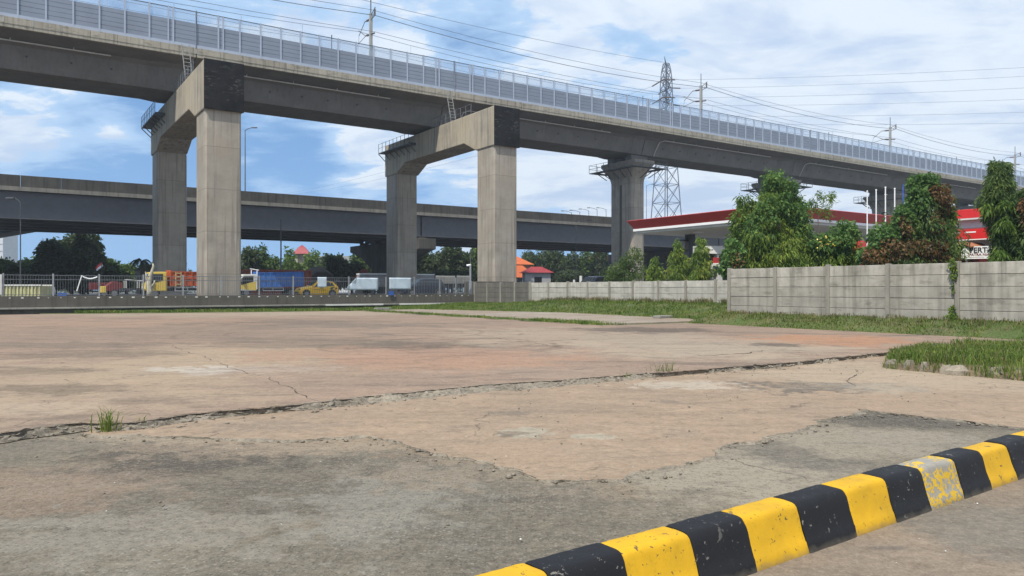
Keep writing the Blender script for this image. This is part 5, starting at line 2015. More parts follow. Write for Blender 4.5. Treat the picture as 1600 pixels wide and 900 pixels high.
def truck(label, loc, rz, bed_mat, cab_mat, bedL=4.3, bedH=1.25, bedZ=1.05, tilt=0.0, two_tone=None):
    """light dump truck, nose towards +x; the cab stands ahead of x = 0, the bed behind it"""
    t = thing('dump_truck', label, 'truck', loc, rz)
    W = 1.9
    hw = W / 2
    prof = [(0.10, 0.55), (1.60, 0.55), (1.72, 0.70), (1.70, 1.20), (1.38, 2.02), (1.28, 2.10), (0.10, 2.12)]
    MB().prism(prof, -hw, hw, 'y').build('cab', cab_mat, t, bevel=0.05)
    if two_tone:
        for s in (-1, 1):
            mb = MB()
            y = s * (hw + 0.006)
            mb.add([(0.12, y, 0.6), (1.66, y, 0.72), (1.68, y, 1.15), (0.12, y, 1.42)], [(0, 1, 2, 3)])
            mb.build('side_panel', two_tone, t)
    for s in (-1, 1):
        mb = MB()
        y = s * (hw + 0.012)
        mb.add([(0.38, y, 1.42), (1.48, y, 1.10), (1.52, y, 1.35), (1.27, y, 1.92), (0.38, y, 1.94)], [(0, 1, 2, 3, 4)])
        mb.build('side_window', M['glass_dark'], t)
        MB().box(1.35, 1.5, s * hw, s * (hw + 0.22), 1.35, 1.75).build('mirror', M['dark'], t)
        MB().box(1.60, 1.735, s * 0.62 - 0.15, s * 0.62 + 0.15, 0.75, 0.95).build('headlight', M['white'], t)
    mb = MB()
    mb.add([(1.722, -hw * 0.88, 1.22), (1.722, hw * 0.88, 1.22), (1.405, hw * 0.86, 1.98), (1.405, -hw * 0.86, 1.98)], [(0, 1, 2, 3)])
    mb.build('windscreen', M['glass_dark'], t)
    MB().box(-bedL - 0.1, 1.3, -0.42, 0.42, 0.55, 0.80).build('chassis', M['dark'], t)
    hb = 1.02
    bed = MB()
    x0, x1 = -bedL - 0.15, -0.15
    z0, z1 = bedZ, bedZ + bedH
    th = 0.06
    bed.box(x0, x1, -hb, hb, z0, z0 + 0.08)
    bed.box(x0, x1, -hb, -hb + th, z0 + 0.08, z1)
    bed.box(x0, x1, hb - th, hb, z0 + 0.08, z1)
    bed.box(x1 - th, x1, -hb + th, hb - th, z0 + 0.08, z1 + 0.12)
    bed.box(x0, x0 + th, -hb + th, hb - th, z0 + 0.08, z1)
    n = 8
    for i in range(n + 1):
        x = x0 + (x1 - x0 - 0.06) * i / n
        for s in (-1, 1):
            bed.box(x, x + 0.07, s * (hb + 0.035) - 0.035, s * (hb + 0.035) + 0.035, z0, z1)
    for z in (z1 - 0.07, z0 + 0.02, (z0 + z1) / 2):
        for s in (-1, 1):
            bed.box(x0, x1, s * (hb + 0.03) - 0.028, s * (hb + 0.03) + 0.028, z, z + 0.08)
    o = bed.build('dump_bed', bed_mat, t)
    o.rotation_euler = (0, tilt, 0)
    mb = MB()
    for s in (-1, 1):
        for z in (0.55, 0.80):
            mb.box(-2.5, -0.5, s * 0.92 - 0.03, s * 0.92 + 0.03, z, z + 0.06)
        for x in (-2.5, -1.5, -0.56):
            mb.box(x, x + 0.06, s * 0.92 - 0.025, s * 0.92 + 0.025, 0.55, 0.86)
    mb.build('side_guard', M['white'], t)
    for x, y in ((1.0, -0.78), (1.0, 0.78), (-bedL + 1.1, -0.78), (-bedL + 1.1, 0.78)):
        wheel(t, x, y, 0.40, 0.26)
    return t


b = 73.5
c = F(a_at(398, b) , b, ZR)
tk = truck('blue dump truck with a pale yellow cab, just right of the nearest column', c, BACK, M['blue_bed'], M['offwhite'], 4.3, 1.42, 0.85, 0.03, M['yellow_cab'])
t_ = MB()
t_.tube((0.05, 0.98, 0.7), (0.05, 0.98, 2.55), 0.05, 6)
t_.tube((-0.1, 0.98, 2.5), (0.7, 0.98, 2.62), 0.05, 6)
t_.tube((0.05, -0.98, 0.7), (0.05, -0.98, 2.55), 0.05, 6)
t_.build('rack', M['white'], tk)
b = 67.5
c = F(a_at(259.5, b), b, ZR)
tk = truck('orange dump truck with a yellow cab between the two left columns', c, BACK, M['orange_bed'], M['yellow_cab'], 4.4, 1.2, 0.95)
mb = MB()
for x in (-0.55, -0.95):
    mb.tube((x, 1.12, 0.9), (x, 1.12, 2.1), 0.035, 5)
for z in (1.1, 1.4, 1.7, 2.0):
    mb.tube((-0.55, 1.12, z), (-0.95, 1.12, z), 0.03, 5)
mb.build('side_ladder', M['pale_yellow'], tk)


def cab_only(px0, px1, y0, y1, depth, label):
    pass


# flat truck, red trailer and other gear at the left behind the fence
c = P(210, 452, 64)
t = thing('flatbed_truck', 'dark flatbed truck left of the yellow cab of the orange truck', 'truck', (c.x, c.y, ZR), BACK)
MB().box(-1.6, 1.3, -0.9, 0.9, 0.62, 0.80).build('flatbed', M['dark'], t)
MB().prism([(1.3, 0.5), (2.2, 0.55), (2.2, 0.95), (1.75, 1.35), (1.3, 1.35)], -0.85, 0.85, 'y').build('cab', M['dark_red'], t, bevel=0.04)
MB().box(2.2, 2.55, -0.8, 0.8, 0.42, 0.95).build('bumper', M['yellow_cab'], t, bevel=0.03)
mb = MB()
mb.tube((-1.2, 0.6, 1.35), (0.7, 0.6, 1.50), 0.05, 6)
mb.tube((-1.2, -0.6, 1.35), (0.7, -0.6, 1.50), 0.05, 6)
for x in (-1.2, -0.3, 0.7):
    mb.tube((x, 0.6, 0.8), (x, 0.6, 1.42), 0.04, 6)
    mb.tube((x, -0.6, 0.8), (x, -0.6, 1.42), 0.04, 6)
mb.build('rack', M['offwhite'], t)
for x in (-1.0, 1.6):
    for y in (-0.75, 0.75):
        wheel(t, x, y, 0.36, 0.22)
c = P(165, 452, 67)
t = thing('trailer', 'dull red low trailer standing in shade behind the fence at the left', 'trailer', (c.x, c.y, ZR), PHI)
MB().box(-1.25, 1.25, -0.85, 0.85, 0.65, 1.28).build('box', M['dark_red'], t, bevel=0.03)
mb = MB()
for i in range(7):
    mb.box(-1.25 + i * 0.405, -1.2 + i * 0.405, -0.89, -0.85, 0.65, 1.28)
mb.build('ribs', M['dark_red'], t)
MB().box(-1.3, 1.9, -0.1, 0.1, 0.45, 0.6).build('drawbar', M['dark'], t)
for y in (-0.8, 0.8):
    wheel(t, -0.2, y, 0.33, 0.2)
c = P(34, 452, 56)
t = thing('ribbed_skip', 'pale yellow ribbed open skip behind the fence at the far left', 'skip', (c.x, c.y, ZR), R(4))
mb = MB()
mb.box(-1.9, 1.75, -0.8, -0.74, 0.25, 0.95)
mb.box(-1.9, 1.75, 0.74, 0.8, 0.25, 0.95)
mb.box(-1.9, -1.84, -0.74, 0.74, 0.25, 0.95)
mb.box(1.69, 1.75, -0.74, 0.74, 0.25, 0.95)
mb.box(-1.9, 1.75, -0.8, 0.8, 0.2, 0.25)
mb.build('tub', M['pale_yellow'], t)
mb = MB()
for i in range(15):
    x = -1.88 + i * 0.253
    mb.box(x, x + 0.09, -0.88, -0.8, 0.25, 0.95)
mb.build('ribs', M['pale_yellow'], t)
MB().box(-1.98, 1.83, -0.92, -0.68, 0.95, 1.05).build('rim', M['offwhite'], t)
MB().box(-1.98, 1.83, 0.68, 0.92, 0.95, 1.05).build('rim', M['offwhite'], t)
MB().box(-1.6, -1.3, -0.6, 0.6, 0.0, 0.2).build('skid', M['dark'], t)
MB().box(1.2, 1.5, -0.6, 0.6, 0.0, 0.2).build('skid', M['dark'], t)
c = P(97, 454, 57)
o = MB().prism([(-0.3, -0.18), (0.32, -0.18), (0.30, 0.16), (-0.28, 0.2)], -0.2, 0.2, 'y').build('blue_crate', M['blue'], bevel=0.03)
place(o, (c.x, c.y, 1.25), PHI)
tag(o, 'dull blue crate behind the fence right of the pale skip', 'crate')
c = P(82, 452, 57)
mb = MB()
mb.loft([rring(0.16, 0.14, -0.35, 0.05, 3), rring(0.2, 0.16, 0.0, 0.06, 3), rring(0.12, 0.12, 0.32, 0.05, 3)])
o = mb.build('white_sack', M['offwhite'], smooth=True)
place(o, (c.x, c.y, 1.55), 0)
tag(o, 'white sack hanging behind a fence post right of the pale skip', 'sack')
# bleached forked stump
c = P(234, 452, 60)
t = thing('bare_stump', 'bleached forked tree stump just left of the yellow truck cab', 'tree stump', (c.x, c.y, ZR), 0)
mb = MB()
mb.path([(0, 0, 0), (0.02, 0, 0.6), (-0.05, 0, 1.2), (0.12, 0, 1.9), (0.28, 0.02, 2.5), (0.24, 0.02, 2.75)], 0.28, 8, 0.05)
mb.path([(0, 0, 0.5), (-0.22, 0.05, 1.1), (-0.30, 0.05, 1.7), (-0.36, 0.05, 2.1)], 0.15, 7, 0.03)
mb.path([(0.05, 0, 0.8), (0.35, -0.05, 1.1), (0.42, -0.05, 1.4)], 0.12, 7, 0.05)
mb.build('trunk', M['bare_wood'], t, smooth=True)

# containers, box trailer, hoardings
b = 82.0
c = F(a_at(429, b), b, ZR)
t = thing('shipping_container', 'long rust red corrugated container behind the blue truck', 'container', c, PHI)
mb = MB()
rows = []
for s in (-1,):
    pass
prof = []
n = 64
L = 7.2
for i in range(n + 1):
    x = -L / 2 + L * i / n
    prof.append((x, -1.2 + (0.05 if (i // 2) % 2 else 0.0)))
for i in range(n + 1):
    x = L / 2 - L * i / n
    prof.append((x, 1.2 - (0.05 if (i // 2) % 2 else 0.0)))
mb.prism(prof, 0.12, 2.65, 'z')
mb.build('corrugated_body', M['container_red'], t)
mb = MB()
for z in (0.0, 2.64):
    for y in (-1.22, 1.22):
        mb.box(-L / 2 - 0.05, L / 2 + 0.05, y - 0.06, y + 0.06, z, z + 0.14)
for x in (-L / 2, L / 2):
    for y in (-1.22, 1.22):
        mb.box(x - 0.07, x + 0.07, y - 0.07, y + 0.07, 0.14, 2.64)
mb.build('frame', M['container_red'], t)
b = 90.0
c = F((a_at(563, b) + a_at(672, b)) / 2, b, ZR)
Lt = a_at(672, b) - a_at(563, b)
t = thing('box_trailer', 'long grey box trailer with a white top edge behind the pale sheets', 'trailer', c, PHI)
MB().box(-Lt / 2, Lt / 2, -1.2, 1.2, 1.0, 2.55).build('box', M['grey'], t)
MB().box(-Lt / 2 - 0.03, Lt / 2 + 0.03, -1.24, 1.24, 2.56, 2.72).build('top_edge', M['white'], t)
for x in (-Lt / 2 + 1.2, Lt / 2 - 2.2, Lt / 2 - 1.2):
    for y in (-1.0, 1.0):
        wheel(t, x, y, 0.45, 0.28)
for px0, px1, lb in ((681, 711, 'pale grey site hoarding left of the camera pole'), (714, 734, 'pale grey site hoarding right beside the camera pole')):
    b = 72.0
    a0, a1 = a_at(px0, b), a_at(px1, b)
    d = F((a0 + a1) / 2, b).y
    t = thing('hoarding', lb, 'hoarding', F(a0, b, 0), PHI)
    MB().box(0, a1 - a0, 0, 0.06, h_at(443, d), h_at(432, d)).build('sheet', M['wall_ledge'], t)
    mb = MB()
    x = 0.05
    while x < a1 - a0:
        mb.box(x, x + 0.05, 0.02, 0.05, ZR, h_at(443, d))
        x += 0.3
    mb.build('palings', M['grey_steel'], t)
    MB().box(0, a1 - a0, -0.01, 0.07, h_at(432, d), h_at(431, d)).build('cap_rail', M['offwhite'], t)

# ------------------------------------------------------------------ houses


def house(label, px, depth, w, dpt, eave, ridge, wallm, roofm, rz=PHI, base=0.8, hip=0.35, over=0.4, name='house', windows=2):
    c = P(px, 452, depth)
    t = thing(name, label, 'house', (c.x, c.y, base), rz)
    e, r = eave - base, ridge - base
    MB().box(-w / 2, w / 2, -dpt / 2, dpt / 2, 0, e).build('wall', wallm, t)
    x0, y0 = w / 2 + over, dpt / 2 + over
    xr = max(0.05, w / 2 * (1 - hip * 2) + over * 0.2)
    z0 = e - 0.05
    mb = MB()
    mb.add([(-x0, -y0, z0), (x0, -y0, z0), (x0, y0, z0), (-x0, y0, z0), (-xr, 0, r), (xr, 0, r)], [(0, 1, 5, 4), (1, 2, 5), (2, 3, 4, 5), (3, 0, 4), (3, 2, 1, 0)])
    mb.build('roof', roofm, t)
    for i in range(windows):
        x = -w / 2 + w * (i + 0.5) / windows
        o = MB().box(x - 0.45, x + 0.45, -dpt / 2 - 0.03, -dpt / 2 + 0.02, e * 0.45, e * 0.8).build('window', M['glass_dark'], t)
        MB().box(x - 0.52, x + 0.52, -dpt / 2 - 0.06, -dpt / 2 - 0.032, e * 0.42, e * 0.45).build('sill', M['offwhite'], o)
    return t


house('house with a steep orange tiled roof beside the middle column', 799, 150, 6.6, 5.5, 6.6, 8.3, M['cream'], M['orange_tile'], R(20))
house('lower orange tiled roof house in front of the steep orange one', 811, 146, 4.6, 4.5, 4.0, 6.3, M['house_wall'], M['orange_tile'], R(20))
house('distant house with a small orange roof gap between the dark trees', 880, 175, 4.5, 5, 6.2, 8.2, M['cream'], M['orange_tile'], R(15))
house('distant house with a dull red roof behind the columnar trees', 936, 190, 9.5, 6, 8.4, 10.4, M['cream'], M['red_roof'], R(10))
house('grey walled kiosk with a red hipped sheet roof behind the pale panel wall', 838, 92, 3.1, 2.4, 3.75, 4.45, M['grey'], M['red_roof'], R(8), ZR, 0.32, 0.38, 'roadside_kiosk', 1)
house('house with a dark brown roof and pale gable behind the container', 496, 118, 4.4, 4, 3.9, 5.2, M['house_wall'], M['brown_roof'], R(12))
house('low shop house with a brown awning roof left of the dark round trees', 503, 108, 4.2, 3, 3.0, 4.1, M['house_wall'], M['brown_roof'], R(12))
house('small brown shed roof behind the palm tree', 236, 100, 2.8, 3, 4.2, 5.0, M['house_wall'], M['brown_roof'], R(5))
house('small ornate roof of a gatehouse left of the box trailer', 569, 104, 2.2, 2.0, 3.3, 4.6, M['house_wall'], M['container_red'], R(5), ZR, 0.5)
# long low building
c = P(517, 452, 255)
t = thing('long_building', 'long pale building with a flat grey roof in the far distance', 'building', (c.x, c.y, 0.5), R(3))
MB().box(-6.5, 6.5, 0, 8, 0, 10.9).build('wall', M['far_white'], t)
MB().box(-7.2, 7.2, -0.6, 8.6, 10.9, 12.4).build('roof', M['grey'], t)
for i in range(7):
    MB().box(-5.6 + i * 1.75, -4.6 + i * 1.75, -0.05, 0.02, 8.6, 10.2).build('window', M['glass_dark'], t)
# tower with tiled cap
c = P(472, 452, 170)
t = thing('tiled_tower', 'slender cream tower with balconies and a red tiled cap', 'tower', (c.x, c.y, 0.5), R(8))
mb = MB()
for x in (-1.05, 1.05):
    for y in (-1.05, 1.05):
        mb.box(x - 0.22, x + 0.22, y - 0.22, y + 0.22, 0, 9.2)
mb.build('posts', M['cream'], t)
MB().box(-0.8, 0.8, -0.8, 0.8, 0, 9.0).build('core', M['house_wall'], t)
for z in (3.4, 6.3):
    MB().box(-1.55, 1.55, -1.55, 1.55, z, z + 0.7).build('balcony', M['cream'], t)
mb = MB()
mb.add([(-1.9, -1.9, 9.1), (1.9, -1.9, 9.1), (1.9, 1.9, 9.1), (-1.9, 1.9, 9.1), (-0.75, -0.75, 10.6), (0.75, -0.75, 10.6), (0.75, 0.75, 10.6), (-0.75, 0.75, 10.6), (0, 0, 11.2)],
       [(0, 1, 5, 4), (1, 2, 6, 5), (2, 3, 7, 6), (3, 0, 4, 7), (4, 5, 8), (5, 6, 8), (6, 7, 8), (7, 4, 8), (3, 2, 1, 0)])
mb.build('roof', M['red_roof'], t)
c = P(-14, 452, 330)
t = thing('tall_building', 'tall white building at the far left edge below the flyover', 'building', (c.x, c.y, 0.5), 0)
MB().box(-6, 5.2, 0, 10, 0, 30).build('wall', M['far_white'], t)
for i in range(9):
    MB().box(-5, 5.1, -0.05, 0.02, 2 + i * 3.1, 2.5 + i * 3.1).build('window_band', M['grey'], t)
# red and white flag
c = P(158, 452, 74)
t = thing('flag', 'red and white flag on a thin leaning pole before the big dark tree', 'flag', (c.x, c.y, ZR), 0)
MB().tube((0, 0, 0), (0.05, 0, h_at(408, 74) - ZR), 0.025, 6).build('pole', M['dark_steel'], t)
for k, (m_, q0, q1) in enumerate((('bright_red', 0.0, 0.5), ('white', 0.5, 1.0))):
    rows = []
    H = h_at(409, 74) - ZR
    for i in range(9):
        f = i / 8
        row = []
        for q in (q0, (q0 + q1) / 2, q1):
            row.append((0.04 - 0.62 * f + 0.16 * q, 0.04 * math.sin(f * 7), H - 0.62 * f - 0.42 * q * (1 - 0.3 * f)))
        rows.append(row)
    mb = MB()
    mb.loft(rows, cap=False, closed=False)
    o = mb.build('cloth', M[m_], t)
    md = o.modifiers.new('thick', 'SOLIDIFY')
    md.thickness = 0.01
# bollards and the standing person beyond the pale wall
for px, yt, lb in ((897, 437, 'short white bollard left of the taller one, beyond the pale wall'), (907.5, 431, 'taller white bollard beyond the pale wall beside the standing person')):
    c = P(px, 452, 88)
    o = MB().cyl((0, 0, 0), 0.13 if yt > 433 else 0.17, h_at(yt, 88) - ZR, 10).build('bollard', M['offwhite'])
    place(o, (c.x, c.y, ZR))
    tag(o, lb, 'bollard')


def person(px, depth, z0, height, rz, label):
    """a standing figure, one arm stretched out to the side; one skin surface grown on a skeleton"""
    t = thing('person', label, 'person', (P(px, 452, depth).x, depth, z0), rz)
    k = height / 1.75
    J = {'pelvis': (0, 0, .95, .135), 'waist': (0, 0, 1.10, .125), 'chest': (0, -.01, 1.32, .15), 'neck': (0, 0, 1.49, .055), 'head': (0, -.01, 1.58, .085), 'crown': (0, 0, 1.69, .085),
         'lsh': (-.17, 0, 1.42, .065), 'lel': (-.24, .02, 1.14, .045), 'lwr': (-.25, -.06, .90, .034), 'lha': (-.25, -.08, .82, .038),
         'rsh': (.17, 0, 1.42, .065), 'rel': (.43, -.04, 1.36, .045), 'rwr': (.66, -.08, 1.33, .034), 'rha': (.75, -.09, 1.32, .038),
         'lhip': (-.09, 0, .90, .095), 'lkn': (-.10, -.02, .50, .065), 'lan': (-.10, .02, .09, .045), 'lto': (-.11, -.14, .04, .04),
         'rhip': (.09, 0, .90, .095), 'rkn': (.11, -.03, .50, .065), 'ran': (.12, .02, .09, .045), 'rto': (.13, -.14, .04, .04)}
    ed = [('pelvis', 'waist'), ('waist', 'chest'), ('chest', 'neck'), ('neck', 'head'), ('head', 'crown'), ('chest', 'lsh'), ('lsh', 'lel'), ('lel', 'lwr'), ('lwr', 'lha'),
          ('chest', 'rsh'), ('rsh', 'rel'), ('rel', 'rwr'), ('rwr', 'rha'), ('pelvis', 'lhip'), ('lhip', 'lkn'), ('lkn', 'lan'), ('lan', 'lto'), ('pelvis', 'rhip'), ('rhip', 'rkn'), ('rkn', 'ran'), ('ran', 'rto')]
    nm = list(J)
    me = bpy.data.meshes.new('body')
    me.from_pydata([tuple(x * k for x in J[q][:3]) for q in nm], [(nm.index(p), nm.index(q)) for p, q in ed], [])
    o = bpy.data.objects.new('body', me)
    COL.objects.link(o)
    md = o.modifiers.new('skin', 'SKIN')
    sv = me.skin_vertices[0].data
    for i, q in enumerate(nm):
        r = J[q][3] * k
        sv[i].radius = (r, r * (0.8 if q in ('pelvis', 'waist', 'chest') else 1.0))
        sv[i].use_root = q == 'pelvis'
    s = o.modifiers.new('sub', 'SUBSURF')
    s.levels = s.render_levels = 2
    dg = bpy.context.evaluated_depsgraph_get()
    me2 = bpy.data.meshes.new_from_object(o.evaluated_get(dg))
    bpy.data.objects.remove(o)
    me2.name = 'body'
    me2.materials.clear()
    for q in ('skin', 'shirt', 'trousers', 'dark', 'hair'):
        me2.materials.append(M[q])
    for p in me2.polygons:
        c = p.center / k
        if c.z < 0.09:
            p.material_index = 3
        elif c.z < 0.98 and abs(c.x) < 0.2:
            p.material_index = 2
        elif c.z < 1.47 and (abs(c.x) < 0.5) and not (c.z < 1.0):
            p.material_index = 1
        elif c.z > 1.66 or (c.z > 1.56 and c.y > 0.03):
            p.material_index = 4
        else:
            p.material_index = 0
        p.use_smooth = True
    b_ = bpy.data.objects.new('body', me2)
    COL.objects.link(b_)
    b_.parent = t


person(914, 90, ZR, 1.75, 0.2, 'standing person in a light blue shirt and pale trousers, one arm held out')

# ------------------------------------------------------------------ trees


def leaf_cloud(name, blobs, n, L, W, droop, mat, parent, seed=1, shell=0.45, spread=0.8, bumpy=0.22, origin=(0, 0, 0)):
    """n leaf faces spread through the outer part of a set of uneven ellipsoids"""
    g = np.random.default_rng(seed)
    B = np.array(blobs, dtype=float)
    B[:, :3] -= np.array(origin)
    area = (B[:, 3] * B[:, 4] + B[:, 3] * B[:, 5] + B[:, 4] * B[:, 5])
    which = g.choice(len(B), n, p=area / area.sum())
    d = g.normal(size=(n, 3))
    d /= np.linalg.norm(d, axis=1, keepdims=True)
    ph = g.random((4, 3)) * 6
    k = 0
    fr = g.normal(size=(4, 3)) * 2.2
    for i in range(4):
        k = k + np.sin(d @ fr[i] * 1.6 + ph[i, 0] + which * 1.7)
    rad = (1 - shell * g.random(n) ** 1.6) * (1 + bumpy * 0.5 * k) + g.normal(size=n) * 0.05
    c = B[which, :3] + d * B[which, 3:6] * rad[:, None]
    # clumps: pull leaves towards local twig centres
    tw = c[g.integers(0, n, max(8, n // 22))]
    near = tw[g.integers(0, len(tw), n)]
    ax = g.normal(size=(n, 3)) * spread + d * 0.7 + np.array([0, 0, -droop])
    ax /= np.linalg.norm(ax, axis=1, keepdims=True)
    sd = np.cross(ax, g.normal(size=(n, 3)))
    sd /= np.linalg.norm(sd, axis=1, keepdims=True) + 1e-9
    ln = (L * g.uniform(0.35, 1.45, n))[:, None]
    wd = (W * g.uniform(0.7, 1.2, n))[:, None]
    bend = np.array([0, 0, -1.0]) * ln * 0.18
    v = np.stack([c, c + ax * ln * 0.45 + sd * wd * 0.5, c + ax * ln + bend, c + ax * ln * 0.45 - sd * wd * 0.5], 1).reshape(-1, 3)
    idx = np.arange(n * 4)
    return raw_mesh(name, v, idx, 4, mat, parent)


def pxblobs(lst, depth, zbase):
    """rows (px, py, rx, ry[, depth offset]) measured at a given distance -> ellipsoids in metres, ground coordinates"""
    out = []
    for r in lst:
        dd = depth + (r[4] if len(r) > 4 else 0)
        p = P(r[0], r[1], dd)
        s = dd / FPX
        out.append((p.x, p.y, p.z, r[2] * s, (r[2] * 0.8 + 4) * s, r[3] * s))
    return out


def trunk(parent, H, r, lean=0.0, limbs=5, seed=0, spread=1.0, mat=None):
    g = random.Random(seed)
    mb = MB()
    pts = [(lean * (i / 5) ** 1.5 + g.uniform(-.04, .04) * H * 0.2, g.uniform(-.03, .03) * H * 0.2, H * i / 5) for i in range(6)]
    pts[0] = (0, 0, -0.1)
    mb.path(pts, r, 8, r * 0.35)
    for i in range(limbs):
        z = H * g.uniform(0.35, 0.85)
        th = g.uniform(0, 6.28)
        l = spread * g.uniform(0.6, 1.1)
        b0 = Vector((lean * (z / H) ** 1.5, 0, z))
        mb.path([b0, b0 + Vector((math.cos(th) * l * 0.5, math.sin(th) * l * 0.5, l * 0.45)), b0 + Vector((math.cos(th) * l, math.sin(th) * l, l * 0.7))], r * 0.4, 6, r * 0.1)
    mb.build('trunk', mat or M['bark'], parent, smooth=True)


def px_tree(name, label, cat, depth, zb, px0, blobs, n, L, W, droop, mat, seed, group=None, extra=(), trunk_r=0.16, shell=0.45, spread=0.8, bumpy=0.30, sprays=26):
    base = P(px0, 452, depth)
    base.z = zb
    t = thing(name, label, cat, base, 0, group)
    bl = pxblobs(blobs, depth, zb)
    top = max(b[2] + b[5] * 0.6 for b in bl)
    gg = random.Random(seed * 3 + 1)
    big = list(bl)
    for i in range(sprays):
        b = gg.choice(big)
        th, ph = gg.uniform(0, 6.28), gg.uniform(-0.3, 1.2)
        dv = Vector((math.cos(th) * math.cos(ph), math.sin(th) * math.cos(ph), math.sin(ph)))
        q = gg.uniform(0.95, 1.22)
        r_ = gg.uniform(0.12, 0.26) * min(b[3], b[5]) + 0.05
        bl.append((b[0] + dv.x * b[3] * q, b[1] + dv.y * b[4] * q, b[2] + dv.z * b[5] * q, r_, r_, r_ * gg.uniform(0.7, 1.6)))
    leaf_cloud('crown', bl, n, L, W, droop, M[mat], t, seed, shell, spread, bumpy, base)
    for i, (nm, m2, b2, n2, L2, W2, dr2) in enumerate(extra):
        leaf_cloud(nm, pxblobs(b2, depth, zb), n2, L2, W2, dr2, M[m2], t, seed + 50 + i, 0.35, 0.8, 0.3, base)
    trunk(t, (top - zb) * 0.9, trunk_r, 0, 6, seed, max(b[3] for b in bl) * 0.9)
    return t


gt = 'climbing trees behind the tall panel wall'
ZB = 0.6
px_tree('vine_covered_tree', 'tallest vine covered tree with a two headed top behind the panel wall', 'tree', 37.5, ZB, 1212,
        [(1208, 292, 13, 20), (1233, 303, 10, 20, 0.3), (1206, 318, 18, 24), (1236, 326, 17, 20, 0.3), (1200, 350, 24, 28), (1240, 352, 22, 28, 0.2), (1192, 380, 28, 28, -0.2), (1232, 385, 30, 30), (1188, 408, 30, 22), (1225, 410, 34, 22, -0.3), (1254, 396, 16, 30, 0.3)],
        26000, 0.25, 0.058, 1.6, 'leaf_mast', 3, gt, sprays=14,
        extra=[('vine', 'leaf_vine', [(1208, 283, 14, 16, -.3), (1233, 296, 11, 16), (1200, 330, 20, 24, -.5), (1246, 335, 17, 20, -.2), (1252, 362, 14, 24, -.2), (1178, 362, 16, 26, -.3), (1222, 318, 14, 20, -.3)], 5200, 0.14, 0.11, 0.5)], trunk_r=0.2)
px_tree('young_tree', 'thin young tree with drooping pale leaves left of the tallest climbing tree', 'tree', 38.2, ZB, 1160,
        [(1164, 318, 9, 13), (1172, 322, 8, 8), (1158, 338, 13, 11), (1152, 352, 12, 14), (1150, 380, 14, 22), (1163, 395, 14, 20)], 2600, 0.22, 0.07, 0.9, 'leaf_light', 5, gt, trunk_r=0.06)
px_tree('broadleaf_shrub', 'round leaved shrub with pinkish leaves at the far end of the tall wall', 'shrub', 36.6, ZB, 1148,
        [(1147, 392, 13, 16), (1146, 410, 16, 16), (1132, 420, 10, 12)], 1500, 0.17, 0.15, 0.4, 'leaf_vine', 6, None,
        extra=[('reddish_leaves', 'leaf_dead', [(1150, 408, 9, 12, -.3)], 220, 0.14, 0.12, 0.3)], trunk_r=0.05)
px_tree('feathery_sapling', 'airy sapling with feathery leaves against the sky, right of the tallest climbing tree', 'tree', 38.5, ZB, 1278,
        [(1270, 316, 7, 9), (1284, 309, 9, 7), (1296, 312, 8, 10), (1277, 327, 10, 8), (1291, 325, 8, 9), (1293, 338, 8, 8), (1262, 322, 5, 6), (1301, 306, 4, 5)], 850, 0.17, 0.05, 0.2, 'leaf_light', 8, gt, trunk_r=0.05, shell=0.9)
px_tree('vine_mound', 'lower vine covered mound with yellow flowers right of the tallest climbing tree', 'shrub', 37.0, ZB, 1300,
        [(1324, 372, 14, 22), (1318, 395, 24, 26), (1290, 385, 22, 18), (1280, 402, 26, 22), (1325, 410, 20, 20), (1302, 410, 30, 18)], 7000, 0.20, 0.075, 1.1, 'leaf_mast', 9, gt,
        extra=[('vine', 'leaf_vine', [(1324, 360, 14, 16, -.4), (1310, 378, 20, 18, -.5), (1285, 382, 18, 14, -.4)], 3600, 0.14, 0.12, 0.5),
               ('flowers', 'yellow_cab', [(1287, 376, 10, 6, -.9), (1302, 378, 8, 8, -.9), (1280, 386, 5, 4, -.9)], 40, 0.10, 0.10, 0.2)], trunk_r=0.1)
px_tree('withered_vine_tree', 'cone shaped tree hung with brown withered vines behind the panel wall', 'tree', 34.5, ZB, 1440,
        [(1448, 292, 19, 16), (1450, 312, 28, 22), (1448, 335, 38, 26), (1442, 360, 48, 28), (1436, 385, 56, 28), (1430, 405, 66, 20), (1474, 345, 15, 34), (1474, 380, 14, 28), (1400, 395, 36, 24)],
        15000, 0.21, 0.062, 1.0, 'leaf_mid', 12, gt, sprays=14,
        extra=[('vine', 'leaf_vine', [(1444, 284, 18, 12, -.3), (1432, 312, 15, 20, -.4), (1414, 344, 17, 22, -.4), (1385, 372, 20, 20, -.4), (1362, 400, 16, 16, -.3)], 6000, 0.16, 0.13, 0.5),
               ('withered_leaves', 'leaf_dead', [(1468, 303, 17, 16, -.6), (1478, 318, 10, 14, -.5), (1392, 392, 28, 16, -.7), (1365, 404, 18, 14, -.5), (1450, 388, 32, 18, -.8), (1455, 408, 26, 14, -.7), (1462, 350, 10, 14, -.8), (1412, 352, 9, 16, -.7)], 5200, 0.17, 0.085, 0.8),
               ('young_leaves', 'leaf_light', [(1484, 335, 8, 12, -.3), (1480, 362, 9, 10, -.4), (1474, 385, 9, 10, -.4), (1480, 392, 7, 9, -.3)], 800, 0.22, 0.075, 1.2)], trunk_r=0.2)
